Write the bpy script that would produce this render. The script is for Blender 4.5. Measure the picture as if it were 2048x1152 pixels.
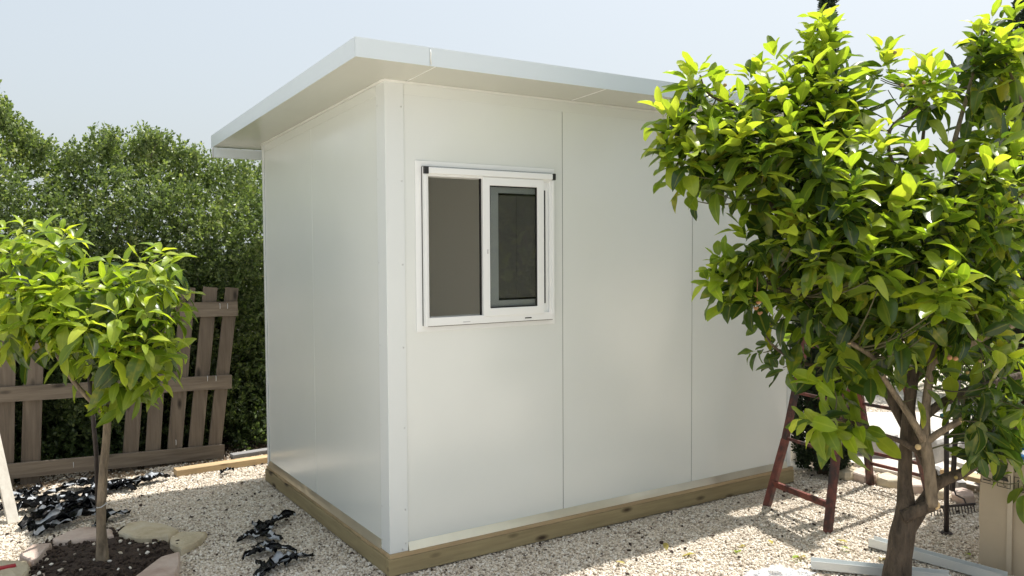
import bpy, bmesh, math, random
import numpy as np
from mathutils import Vector, Matrix, noise as mnoise

for o in list(bpy.data.objects):
    bpy.data.objects.remove(o)
scene = bpy.context.scene
COL = scene.collection
rnd = random.Random(7)
NR = np.random.default_rng(11)

# ------------------------------------------------------------------ camera
FPX = 1651.74                                   # focal length in pixels of the 2048 px photograph
GZ = 0.115                                      # ground lies this far below the cabin's floor
CAM = np.array([-1.66843, -3.70709, 1.48884 + GZ])
CF = np.array([0.541718, 0.839438, -0.043420])
CR = np.array([0.840089, -0.542422, -0.005476])
CU = np.array([0.028149, 0.033510, 0.999042])
cd = bpy.data.cameras.new('camera')
cam = bpy.data.objects.new('camera', cd)
COL.objects.link(cam)
cd.sensor_width = 36.0
cd.lens = FPX / 2048 * 36
cd.clip_end = 500
cam.matrix_world = Matrix(((CR[0], CU[0], -CF[0], CAM[0]), (CR[1], CU[1], -CF[1], CAM[1]),
                           (CR[2], CU[2], -CF[2], CAM[2]), (0, 0, 0, 1)))
scene.camera = cam

# ------------------------------------------------------------------ sky, sun, exposure
SUN = Vector((1.20, 0.135, 2.45)).normalized()
world = bpy.data.worlds.new('World')
scene.world = world
world.use_nodes = True
wn, wl = world.node_tree.nodes, world.node_tree.links
wn.clear()
sky = wn.new('ShaderNodeTexSky')
sky.sky_type = 'NISHITA'
sky.sun_disc = False
sky.sun_elevation = math.asin(SUN.z)
sky.sun_rotation = math.atan2(SUN.x, SUN.y)
sky.air_density = 1.0
sky.dust_density = 7.0
sky.ozone_density = 1.0
wm = wn.new('ShaderNodeMix')
wm.data_type = 'RGBA'
wm.inputs['Factor'].default_value = 0.55        # thin milky haze over the whole sky
wm.inputs['B'].default_value = (5.95, 6.5, 6.75, 1)
wb = wn.new('ShaderNodeBackground')
wb.inputs['Strength'].default_value = 0.10
wo = wn.new('ShaderNodeOutputWorld')
wl.new(sky.outputs[0], wm.inputs['A'])
wl.new(wm.outputs['Result'], wb.inputs['Color'])
wl.new(wb.outputs[0], wo.inputs['Surface'])
ld = bpy.data.lights.new('sun', 'SUN')
ld.energy = 4.0
ld.angle = math.radians(0.6)
ld.color = (1.0, 0.97, 0.92)
sun = bpy.data.objects.new('sun', ld)
COL.objects.link(sun)
sun.location = (4, 0, 8)
sun.rotation_euler = (-SUN).to_track_quat('-Z', 'Y').to_euler()
vs = scene.view_settings
vs.view_transform = 'Standard'
vs.look = 'None'
vs.exposure = 0.7
vs.gamma = 1.0

# ------------------------------------------------------------------ helpers
WL = {}                                          # world position of every object made here


def ray(x, y):
    return CF + CR * ((x - 1024) / FPX) + CU * ((576 - y) / FPX)


def gnd(x, y, z=0.0):
    v = ray(x, y)
    return CAM + v * ((z - CAM[2]) / v[2])


def atd(x, y, d):
    return CAM + ray(x, y) * d


def aty(x, y, Y):
    v = ray(x, y)
    return CAM + v * ((Y - CAM[1]) / v[1])


def depth_of(p):
    return float((np.asarray(p) - CAM) @ CF)


def props(o, label=None, cat=None, group=None, kind=None):
    if label: o['label'] = label
    if cat: o['category'] = cat
    if group: o['group'] = group
    if kind: o['kind'] = kind
    return o


def attach(o, parent):
    if parent is not None:
        o.parent = parent
        o.matrix_parent_inverse = Matrix.Translation(-WL[parent.name])


def empty(name, loc, label, cat, group=None):
    o = bpy.data.objects.new(name, None)
    o.empty_display_size = 0.1
    COL.objects.link(o)
    o.location = loc
    WL[o.name] = Vector(loc)
    return props(o, label, cat, group)


def mats_to(me, mat):
    for m in (mat if isinstance(mat, (list, tuple)) else [mat]):
        me.materials.append(m)


def from_bm(name, bm, mat, parent=None, smooth=False):
    bm.normal_update()
    c = Vector((0, 0, 0))
    for v in bm.verts: c += v.co
    c /= max(1, len(bm.verts))
    for v in bm.verts: v.co -= c
    me = bpy.data.meshes.new(name)
    bm.to_mesh(me)
    bm.free()
    if smooth:
        me.polygons.foreach_set('use_smooth', [True] * len(me.polygons))
    mats_to(me, mat)
    o = bpy.data.objects.new(name, me)
    COL.objects.link(o)
    o.location = c
    WL[o.name] = c
    attach(o, parent)
    return o


def bulk(name, V, Fc, mat, parent=None, smooth=False, tint=None, mi=None, rib=None):
    """big mesh from numpy: V (n,3), Fc (m,k)"""
    V = np.asarray(V, float)
    c = V.mean(0)
    me = bpy.data.meshes.new(name)
    Fc = np.asarray(Fc, np.int32)
    m, k = Fc.shape
    me.vertices.add(len(V))
    me.vertices.foreach_set('co', (V - c).astype(np.float32).ravel())
    me.loops.add(m * k)
    me.loops.foreach_set('vertex_index', Fc.ravel())
    me.polygons.add(m)
    me.polygons.foreach_set('loop_start', np.arange(0, m * k, k, dtype=np.int32))
    me.polygons.foreach_set('loop_total', np.full(m, k, np.int32))
    mats_to(me, mat)
    if mi is not None:
        me.polygons.foreach_set('material_index', np.asarray(mi, np.int32))
    if smooth:
        me.polygons.foreach_set('use_smooth', np.ones(m, bool))
    me.update(calc_edges=True)
    if tint is not None:
        a = me.attributes.new('tint', 'FLOAT', 'FACE')
        a.data.foreach_set('value', np.asarray(tint, np.float32))
    if rib is not None:
        a = me.attributes.new('rib', 'FLOAT', 'POINT')
        a.data.foreach_set('value', np.asarray(rib, np.float32))
    o = bpy.data.objects.new(name, me)
    COL.objects.link(o)
    o.location = c
    WL[o.name] = Vector(c)
    attach(o, parent)
    return o


def bm_box(bm, lo, hi, bevel=0.0, M=None, mi=0):
    r = bmesh.ops.create_cube(bm, size=1.0)
    vs_ = r['verts']
    lo, hi = Vector(lo), Vector(hi)
    for v in vs_:
        v.co = Vector((lo[i] + (v.co[i] + 0.5) * (hi[i] - lo[i]) for i in range(3)))
    if bevel > 0:
        es = list({e for v in vs_ for e in v.link_edges})
        rr = bmesh.ops.bevel(bm, geom=es, offset=bevel, segments=2, profile=0.6, affect='EDGES')
        vs_ = list({v for f in rr['faces'] for v in f.verts} | {v for v in vs_ if v.is_valid})
    if M is not None:
        for v in vs_: v.co = M @ v.co
    for f in {f for v in vs_ for f in v.link_faces}: f.material_index = mi
    return vs_


def box(name, lo, hi, mat, parent=None, bevel=0.002, M=None):
    bm = bmesh.new()
    bm_box(bm, lo, hi, bevel, M)
    return from_bm(name, bm, mat, parent)


def beam(name, a, b, w, t, mat, parent=None, up=(0, 0, 1), bevel=0.002, jit=0.0):
    """box from a to b, w across, t along the up hint"""
    a, b = Vector(a), Vector(b)
    y = (b - a)
    L = y.length
    y.normalize()
    x = y.cross(Vector(up)).normalized()
    z = x.cross(y)
    M = Matrix(((x.x, y.x, z.x, a.x), (x.y, y.y, z.y, a.y), (x.z, y.z, z.z, a.z), (0, 0, 0, 1)))
    bm = bmesh.new()
    bm_box(bm, (-w / 2, 0, -t / 2), (w / 2, L, t / 2), bevel)
    if jit:
        for v in bm.verts:
            v.co += Vector((rnd.uniform(-jit, jit), rnd.uniform(-jit, jit) * 2, rnd.uniform(-jit, jit)))
    bmesh.ops.transform(bm, matrix=M, verts=bm.verts)
    return from_bm(name, bm, mat, parent)


def tube_np(path, radii, n=8, rough=0.0):
    P = [Vector(p) for p in path]
    V, Fc = [], []
    prev = None
    for i, p in enumerate(P):
        t = (P[min(i + 1, len(P) - 1)] - P[max(i - 1, 0)]).normalized()
        if prev is None:
            a = Vector((0, 0, 1)) if abs(t.z) < 0.9 else Vector((1, 0, 0))
            x = t.cross(a).normalized()
        else:
            x = (prev - t * prev.dot(t)).normalized()
        prev = x
        y = t.cross(x)
        for k in range(n):
            th = 2 * math.pi * k / n
            r = radii[i] * (1 + (rough * mnoise.noise((p + Vector((math.cos(th), math.sin(th), 0)) * 0.3) * 9) if rough else 0))
            V.append(p + (x * math.cos(th) + y * math.sin(th)) * r)
    for i in range(len(P) - 1):
        for k in range(n):
            a, b = i * n + k, i * n + (k + 1) % n
            Fc.append((a, b, b + n, a + n))
    V.append(P[0]); V.append(P[-1])
    s, e = len(V) - 2, len(V) - 1
    for k in range(n):
        Fc.append((s, (k + 1) % n, k, k)); m = (len(P) - 1) * n
        Fc.append((e, m + k, m + (k + 1) % n, m + (k + 1) % n))
    return V, Fc


def tube(name, path, radii, mat, parent=None, n=8, rough=0.0, smooth=True):
    V, Fc = tube_np(path, radii, n, rough)
    me = bpy.data.meshes.new(name)
    bm = bmesh.new()
    vv = [bm.verts.new(v) for v in V]
    for f in Fc:
        ids = list(dict.fromkeys(f))
        try: bm.faces.new([vv[i] for i in ids])
        except ValueError: pass
    bpy.data.meshes.remove(me)
    return from_bm(name, bm, mat, parent, smooth)


def spline(pts, rad, per=5):
    """Catmull-Rom through points with radii"""
    P = [np.asarray(p, float) for p in pts]
    out, ro = [], []
    for i in range(len(P) - 1):
        p0, p1, p2, p3 = P[max(i - 1, 0)], P[i], P[i + 1], P[min(i + 2, len(P) - 1)]
        for k in range(per):
            t = k / per
            out.append(0.5 * ((2 * p1) + (-p0 + p2) * t + (2 * p0 - 5 * p1 + 4 * p2 - p3) * t * t + (-p0 + 3 * p1 - 3 * p2 + p3) * t ** 3))
            ro.append(rad[i] * (1 - t) + rad[i + 1] * t)
    out.append(P[-1]); ro.append(rad[-1])
    return out, ro


# ------------------------------------------------------------------ materials
def newmat(name):
    m = bpy.data.materials.new(name)
    m.use_nodes = True
    nt = m.node_tree
    b = nt.nodes['Principled BSDF']
    return m, nt.nodes, nt.links, b


def coords(n, l, scale=(1, 1, 1), rand=True, kind='Object'):
    tc = n.new('ShaderNodeTexCoord')
    mp = n.new('ShaderNodeMapping')
    mp.inputs['Scale'].default_value = scale
    l.new(tc.outputs[kind], mp.inputs['Vector'])
    if rand:
        oi = n.new('ShaderNodeObjectInfo')
        mu = n.new('ShaderNodeMath'); mu.operation = 'MULTIPLY'; mu.inputs[1].default_value = 37.0
        cb = n.new('ShaderNodeCombineXYZ')
        l.new(oi.outputs['Random'], mu.inputs[0])
        for k in range(3): l.new(mu.outputs[0], cb.inputs[k])
        l.new(cb.outputs[0], mp.inputs['Location'])
    return mp.outputs[0]


def tex(n, l, vec, scale, detail=4, rough=0.6):
    t = n.new('ShaderNodeTexNoise')
    t.inputs['Scale'].default_value = scale
    t.inputs['Detail'].default_value = detail
    t.inputs['Roughness'].default_value = rough
    l.new(vec, t.inputs['Vector'])
    return t.outputs['Fac']


def ramp(n, l, fac, stops):
    r = n.new('ShaderNodeValToRGB')
    el = r.color_ramp.elements
    while len(el) < len(stops): el.new(0.5)
    for e, (p, c) in zip(el, stops):
        e.position = p
        e.color = (*c, 1) if len(c) == 3 else c
    l.new(fac, r.inputs[0])
    return r.outputs[0]


def bump(n, l, b, h, strength, dist=0.01):
    bp = n.new('ShaderNodeBump')
    bp.inputs['Strength'].default_value = strength
    bp.inputs['Distance'].default_value = dist
    l.new(h, bp.inputs['Height'])
    l.new(bp.outputs[0], b.inputs['Normal'])


def paint(name, col, rough=0.4, var=0.05, bumpy=0.0, metallic=0.0, scale=3.0, spec=0.5, cs=(1, 1, 1)):
    m, n, l, b = newmat(name)
    v = coords(n, l, cs)
    f = tex(n, l, v, scale, 5)
    c0 = tuple(max(0, c * (1 - var)) for c in col)
    c1 = tuple(min(1, c * (1 + var)) for c in col)
    l.new(ramp(n, l, f, [(0.3, c0), (0.7, c1)]), b.inputs['Base Color'])
    f2 = tex(n, l, v, scale * 6, 3)
    r = n.new('ShaderNodeMapRange')
    r.inputs['To Min'].default_value = rough * 0.85
    r.inputs['To Max'].default_value = rough * 1.15
    l.new(f2, r.inputs['Value'])
    l.new(r.outputs[0], b.inputs['Roughness'])
    b.inputs['Metallic'].default_value = metallic
    b.inputs['Specular IOR Level'].default_value = spec
    if bumpy: bump(n, l, b, tex(n, l, v, scale * 2, 2), bumpy, 0.02)
    return m


def wood(name, light, dark, axis, rough=0.7, grain=1.0, knots=True, kcol=None):
    m, n, l, b = newmat(name)
    s = [14.0, 14.0, 14.0]
    s[axis] = 0.9
    v = coords(n, l, tuple(s))
    f = tex(n, l, v, 3.0, 6, 0.65)
    col = ramp(n, l, f, [(0.25, dark), (0.5, tuple((a + c) / 2 for a, c in zip(light, dark))), (0.75, light)])
    s2 = [1.6, 1.6, 1.6]; s2[axis] = 0.5
    v2 = coords(n, l, tuple(s2))
    f2 = tex(n, l, v2, 2.2, 3)
    mx = n.new('ShaderNodeMix'); mx.data_type = 'RGBA'; mx.blend_type = 'MULTIPLY'
    mx.inputs['Factor'].default_value = 0.75
    l.new(col, mx.inputs['A'])
    l.new(ramp(n, l, f2, [(0.3, (0.62, 0.6, 0.58)), (0.65, (1, 1, 1))]), mx.inputs['B'])
    out = mx.outputs['Result']
    if knots:
        s3 = [7.0, 7.0, 7.0]; s3[axis] = 2.6
        v3 = coords(n, l, tuple(s3))
        vo = n.new('ShaderNodeTexVoronoi'); vo.inputs['Scale'].default_value = 1.5
        l.new(v3, vo.inputs['Vector'])
        kf = ramp(n, l, vo.outputs['Distance'], [(0.08, (1, 1, 1)), (0.22, (0, 0, 0))])
        mk = n.new('ShaderNodeMix'); mk.data_type = 'RGBA'
        l.new(kf, mk.inputs['Factor'])
        l.new(out, mk.inputs['A'])
        mk.inputs['B'].default_value = (*(kcol or tuple(d * 0.35 for d in dark)), 1)
        out = mk.outputs['Result']
    l.new(out, b.inputs['Base Color'])
    b.inputs['Roughness'].default_value = rough
    bump(n, l, b, f, 0.35 * grain, 0.004)
    return m


def leafmat(name, stops, trans, rough=0.38, tmix=0.42, veins=True):
    m, n, l, b = newmat(name)
    at = n.new('ShaderNodeAttribute'); at.attribute_name = 'tint'
    ge = n.new('ShaderNodeNewGeometry')
    tx = n.new('ShaderNodeTexNoise'); tx.inputs['Scale'].default_value = 28; tx.inputs['Detail'].default_value = 3
    l.new(ge.outputs['Position'], tx.inputs['Vector'])
    ad = n.new('ShaderNodeMath'); ad.operation = 'MULTIPLY_ADD'; ad.inputs[1].default_value = 0.45; 
    l.new(tx.outputs['Fac'], ad.inputs[0])
    sb = n.new('ShaderNodeMath'); sb.operation = 'SUBTRACT'; sb.inputs[1].default_value = 0.22
    l.new(at.outputs['Fac'], sb.inputs[0]); l.new(sb.outputs[0], ad.inputs[2])
    c = ramp(n, l, ad.outputs[0], stops)
    if veins:
        rb_ = n.new('ShaderNodeAttribute'); rb_.attribute_name = 'rib'
        rf = ramp(n, l, rb_.outputs['Fac'], [(0.84, (0, 0, 0)), (0.96, (0.28, 0.28, 0.28))])
        mr_ = n.new('ShaderNodeMix'); mr_.data_type = 'RGBA'
        l.new(rf, mr_.inputs['Factor']); l.new(c, mr_.inputs['A'])
        e_ = stops[-1][1]
        mr_.inputs['B'].default_value = (min(1, e_[0] * 1.25), min(1, e_[1] * 1.2), e_[2] * 1.6, 1)
        c = mr_.outputs['Result']
    l.new(c, b.inputs['Base Color'])
    b.inputs['Roughness'].default_value = rough
    b.inputs['Specular IOR Level'].default_value = 0.45
    tr = n.new('ShaderNodeBsdfTranslucent')
    mu = n.new('ShaderNodeMix'); mu.data_type = 'RGBA'; mu.blend_type = 'MULTIPLY'; mu.inputs['Factor'].default_value = 1
    mu.clamp_result = False
    l.new(c, mu.inputs['A']); mu.inputs['B'].default_value = (*trans, 1)
    l.new(mu.outputs['Result'], tr.inputs['Color'])
    ms = n.new('ShaderNodeMixShader'); ms.inputs[0].default_value = tmix
    l.new(b.outputs[0], ms.inputs[1]); l.new(tr.outputs[0], ms.inputs[2])
    l.new(ms.outputs[0], n['Material Output'].inputs['Surface'])
    return m


M = {}
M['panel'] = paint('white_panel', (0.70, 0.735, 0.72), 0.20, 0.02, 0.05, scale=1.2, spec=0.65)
M['trim'] = paint('white_trim', (0.60, 0.67, 0.715), 0.32, 0.015, scale=2)
M['post'] = paint('white_corner_angle', (0.69, 0.73, 0.735), 0.34, 0.015, scale=2)
M['caulk'] = paint('white_caulk', (0.70, 0.72, 0.70), 0.5, 0.03, scale=20)
M['upvc'] = paint('white_aluminium', (0.80, 0.825, 0.83), 0.35, 0.004, scale=1)
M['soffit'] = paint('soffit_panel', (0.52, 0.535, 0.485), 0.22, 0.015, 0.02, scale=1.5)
M['blackp'] = paint('black_plastic', (0.012, 0.012, 0.013), 0.4, 0.2)
M['gasket'] = paint('black_gasket', (0.01, 0.01, 0.01), 0.7, 0.2)
M['galv'] = paint('galvanised_reflection_tint', (0.80, 0.75, 0.60), 0.34, 0.08, 0.02, metallic=0.85, scale=4)  # cream base colour stands in for plywood reflected in the metal
M['alu'] = paint('aluminium_profile', (0.66, 0.69, 0.69), 0.42, 0.05, metallic=0.35, scale=5)
M['screw'] = paint('zinc_screw', (0.66, 0.68, 0.69), 0.4, 0.1, metallic=0.2)
M['ply'] = wood('plywood_edge', (0.56, 0.43, 0.26), (0.42, 0.30, 0.16), 0, 0.75, knots=False)
M['plyside'] = wood('plywood_edge_side', (0.40, 0.30, 0.18), (0.27, 0.19, 0.11), 1, 0.8, knots=False)
M['treatedx'] = wood('treated_timber', (0.46, 0.375, 0.205), (0.29, 0.23, 0.12), 0, 0.75, kcol=(0.05, 0.03, 0.015))
M['treatedy'] = wood('treated_timber_side', (0.42, 0.345, 0.19), (0.27, 0.215, 0.115), 1, 0.75, kcol=(0.05, 0.03, 0.015))
M['fencez'] = wood('weathered_board', (0.235, 0.19, 0.145), (0.095, 0.073, 0.055), 2, 0.85, 1.6)
M['fencex'] = wood('weathered_rail', (0.285, 0.235, 0.18), (0.12, 0.093, 0.07), 0, 0.85, 1.6)
M['pine'] = wood('fresh_pine', (0.62, 0.47, 0.28), (0.47, 0.33, 0.17), 0, 0.7, kcol=(0.12, 0.06, 0.03))
M['palewood'] = wood('pale_painted_board', (0.70, 0.66, 0.58), (0.52, 0.48, 0.41), 2, 0.75, knots=False)
M['greywood'] = wood('grey_weathered_plank', (0.36, 0.35, 0.34), (0.18, 0.18, 0.18), 0, 0.9, 1.5, knots=False)
M['bark'] = paint('bark', (0.085, 0.062, 0.042), 0.85, 0.6, 1.0, scale=26, cs=(1, 1, .3))
M['barkl'] = paint('young_bark', (0.20, 0.155, 0.105), 0.85, 0.45, 0.9, scale=28, cs=(1, 1, .35))
M['cut'] = paint('sawn_branch_face', (0.62, 0.44, 0.22), 0.7, 0.2, scale=40)
M['twig'] = paint('twig', (0.09, 0.085, 0.04), 0.8, 0.3, scale=20)
M['hedgetwig'] = paint('hedge_twig', (0.17, 0.14, 0.10), 0.85, 0.3, scale=20)
M['soil'] = paint('dark_soil', (0.055, 0.036, 0.026), 0.95, 0.5, 0.8, scale=30)
M['litter'] = paint('dry_leaf_litter', (0.16, 0.11, 0.065), 0.9, 0.6, scale=9)
M['steel'] = paint('dark_rusted_steel', (0.035, 0.026, 0.023), 0.65, 0.5, scale=18)
M['white'] = paint('white_render', (0.8, 0.79, 0.76), 0.8, 0.05, scale=8)
M['cyp'] = leafmat('cypress_foliage', [(0.1, (0.014, 0.026, 0.012)), (0.6, (0.026, 0.048, 0.018)), (1.0, (0.05, 0.08, 0.028))], (1.2, 1.3, 0.7), 0.6, 0.15, False)
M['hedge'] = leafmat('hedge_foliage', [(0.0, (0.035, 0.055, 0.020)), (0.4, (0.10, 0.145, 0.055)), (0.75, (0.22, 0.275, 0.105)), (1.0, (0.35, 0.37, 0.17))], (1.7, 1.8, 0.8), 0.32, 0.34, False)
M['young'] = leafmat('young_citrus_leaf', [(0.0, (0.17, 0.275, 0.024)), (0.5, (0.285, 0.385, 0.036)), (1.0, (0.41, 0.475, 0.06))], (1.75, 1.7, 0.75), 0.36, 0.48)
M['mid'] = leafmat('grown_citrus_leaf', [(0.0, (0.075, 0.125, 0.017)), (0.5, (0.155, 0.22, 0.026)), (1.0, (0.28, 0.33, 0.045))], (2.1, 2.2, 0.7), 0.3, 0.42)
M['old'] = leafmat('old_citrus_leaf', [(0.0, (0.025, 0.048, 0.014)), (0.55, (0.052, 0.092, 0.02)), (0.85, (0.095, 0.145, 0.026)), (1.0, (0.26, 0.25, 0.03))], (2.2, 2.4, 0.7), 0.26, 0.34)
M['dryleaf'] = leafmat('dry_leaf', [(0.0, (0.30, 0.22, 0.07)), (1.0, (0.48, 0.42, 0.10))], (1.2, 1.1, 0.6), 0.6, 0.2)
M['blossom'] = paint('withered_blossom', (0.36, 0.19, 0.09), 0.8, 0.4, scale=40)
M['card'] = paint('cardboard', (0.52, 0.43, 0.315), 0.85, 0.06, 0.05, scale=3)
M['tape'] = paint('clear_parcel_tape', (0.55, 0.47, 0.36), 0.25, 0.05, scale=9)
M['ink'] = paint('black_print', (0.02, 0.018, 0.015), 0.7, 0.2)
M['bluefilm'] = paint('blue_plastic_film', (0.10, 0.32, 0.62), 0.25, 0.2, scale=8)
M['whitefilm'] = paint('white_plastic_film', (0.75, 0.78, 0.80), 0.3, 0.08, scale=8)
M['blackfilm'] = paint('black_plastic_film', (0.010, 0.011, 0.013), 0.14, 0.3, scale=8)
M['silverfilm'] = paint('pale_grey_film', (0.70, 0.73, 0.77), 0.3, 0.12, scale=12)
M['teal'] = paint('teal_plastic', (0.02, 0.13, 0.15), 0.4, 0.2)
M['redp'] = paint('red_plastic', (0.42, 0.02, 0.035), 0.4, 0.15)
M['greenp'] = paint('green_plastic', (0.12, 0.35, 0.12), 0.4, 0.2)


def red_paint():
    m, n, l, b = newmat('worn_red_paint')
    v = coords(n, l)
    f = tex(n, l, v, 7, 6, 0.7)
    l.new(ramp(n, l, f, [(0.38, (0.022, 0.018, 0.018)), (0.47, (0.075, 0.028, 0.022)), (0.57, (0.17, 0.048, 0.034)), (0.8, (0.27, 0.09, 0.062))]), b.inputs['Base Color'])
    b.inputs['Roughness'].default_value = 0.5
    bump(n, l, b, f, 0.3, 0.004)
    return m


M['red'] = red_paint()


def stone_mat(name, a, b_, c):
    m, n, l, b = newmat(name)
    v = coords(n, l)
    f = tex(n, l, v, 5, 6, 0.65)
    l.new(ramp(n, l, f, [(0.3, a), (0.5, b_), (0.7, c)]), b.inputs['Base Color'])
    b.inputs['Roughness'].default_value = 0.9
    bump(n, l, b, tex(n, l, v, 24, 6, 0.7), 0.6, 0.012)
    return m


M['stonepink'] = stone_mat('pink_stone', (0.40, 0.29, 0.235), (0.53, 0.42, 0.355), (0.62, 0.53, 0.46))
M['stoneyel'] = stone_mat('cream_stone', (0.40, 0.32, 0.20), (0.55, 0.47, 0.33), (0.62, 0.56, 0.44))
M['stonegrey'] = stone_mat('grey_rubble', (0.28, 0.26, 0.24), (0.45, 0.43, 0.40), (0.58, 0.56, 0.52))
M['paving'] = stone_mat('pale_paving', (0.46, 0.42, 0.36), (0.56, 0.52, 0.46), (0.62, 0.585, 0.53))
M['brick'] = stone_mat('red_brick', (0.28, 0.12, 0.08), (0.36, 0.17, 0.11), (0.42, 0.24, 0.17))


def gravel_mat(inst):
    m, n, l, b = newmat('gravel_pebble' if inst else 'gravel_bed')
    stops = [(0.0, (0.16, 0.135, 0.115)), (0.04, (0.34, 0.28, 0.22)), (0.12, (0.52, 0.445, 0.35)), (0.45, (0.65, 0.575, 0.47)),
             (0.75, (0.73, 0.66, 0.56)), (1.0, (0.82, 0.78, 0.70))]
    if inst:
        oi = n.new('ShaderNodeObjectInfo')
        l.new(ramp(n, l, oi.outputs['Random'], stops), b.inputs['Base Color'])
    else:
        v = coords(n, l, rand=False)
        vo = n.new('ShaderNodeTexVoronoi'); vo.inputs['Scale'].default_value = 75
        l.new(v, vo.inputs['Vector'])
        sp = n.new('ShaderNodeSeparateColor'); l.new(vo.outputs['Color'], sp.inputs[0])
        c = ramp(n, l, sp.outputs[0], [(p, tuple(k * 1.0 for k in cc)) for p, cc in stops])
        l.new(c, b.inputs['Base Color'])
        bp = n.new('ShaderNodeBump'); bp.inputs['Strength'].default_value = 0.7; bp.inputs['Distance'].default_value = 0.008
        bp.invert = True
        l.new(vo.outputs['Distance'], bp.inputs['Height']); l.new(bp.outputs[0], b.inputs['Normal'])
    b.inputs['Roughness'].default_value = 0.9
    return m


M['pebble'] = gravel_mat(True)
M['gravelbed'] = gravel_mat(False)


def glass_mat():
    m, n, l, b = newmat('window_glass')
    n.remove(b)
    t = n.new('ShaderNodeBsdfTransparent'); t.inputs[0].default_value = (0.86, 0.88, 0.87, 1)
    g = n.new('ShaderNodeBsdfGlossy'); g.inputs['Roughness'].default_value = 0.03
    fr = n.new('ShaderNodeFresnel'); fr.inputs['IOR'].default_value = 1.5
    ms = n.new('ShaderNodeMixShader')
    l.new(fr.outputs[0], ms.inputs[0]); l.new(t.outputs[0], ms.inputs[1]); l.new(g.outputs[0], ms.inputs[2])
    l.new(ms.outputs[0], n['Material Output'].inputs['Surface'])
    return m


def screen_mat():
    m, n, l, b = newmat('insect_screen')
    b.inputs['Base Color'].default_value = (0.10, 0.10, 0.10, 1)
    b.inputs['Roughness'].default_value = 0.7
    v = coords(n, l, rand=False)
    ck = n.new('ShaderNodeTexNoise'); ck.inputs['Scale'].default_value = 350; l.new(v, ck.inputs['Vector'])
    t = n.new('ShaderNodeBsdfTransparent')
    ms = n.new('ShaderNodeMixShader')
    mr = n.new('ShaderNodeMapRange'); mr.inputs['To Min'].default_value = 0.3; mr.inputs['To Max'].default_value = 0.55
    l.new(ck.outputs['Fac'], mr.inputs['Value']); l.new(mr.outputs[0], ms.inputs[0])
    l.new(t.outputs[0], ms.inputs[1]); l.new(b.outputs[0], ms.inputs[2])
    l.new(ms.outputs[0], n['Material Output'].inputs['Surface'])
    return m


def film_mat():
    m, n, l, b = newmat('clear_crumpled_film')
    b.inputs['Base Color'].default_value = (0.8, 0.82, 0.84, 1)
    b.inputs['Roughness'].default_value = 0.15
    t = n.new('ShaderNodeBsdfTransparent')
    ms = n.new('ShaderNodeMixShader'); ms.inputs[0].default_value = 0.45
    l.new(t.outputs[0], ms.inputs[1]); l.new(b.outputs[0], ms.inputs[2])
    l.new(ms.outputs[0], n['Material Output'].inputs['Surface'])
    return m


M['glass'] = glass_mat()
M['screen'] = screen_mat()
M['film'] = film_mat()
M['sgrey'] = paint('grey_screen_frame', (0.55, 0.56, 0.57), 0.5, 0.04)
M['scrf'] = paint('pale_grey_screen_frame', (0.62, 0.64, 0.66), 0.5, 0.04)
M['blind'] = paint('interior_panel', (0.62, 0.60, 0.53), 0.6, 0.02)

# ------------------------------------------------------------------ ground
bm = bmesh.new()
bmesh.ops.create_grid(bm, x_segments=40, y_segments=40, size=60)
ground = from_bm('ground', bm, M['gravelbed'])
props(ground, kind='structure')
ground.location.z = -0.004

W_, D_, HF = 3.0005, 2.0522, 2.34                # cabin size
SOIL_C = gnd(205, 1108)
soil_poly = [gnd(*q) for q in [(55, 1118), (105, 1083), (190, 1068), (245, 1064), (300, 1075), (350, 1082), (362, 1100),
                               (330, 1120), (270, 1160), (230, 1200), (90, 1200), (40, 1160)]]


def inside(poly, X, Y):
    r = np.zeros(len(X), bool)
    j = len(poly) - 1
    for i in range(len(poly)):
        xi, yi, xj, yj = poly[i][0], poly[i][1], poly[j][0], poly[j][1]
        c = ((yi > Y) != (yj > Y)) & (X < (xj - xi) * (Y - yi) / (yj - yi + 1e-12) + xi)
        r ^= c
        j = i
    return r


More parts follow.
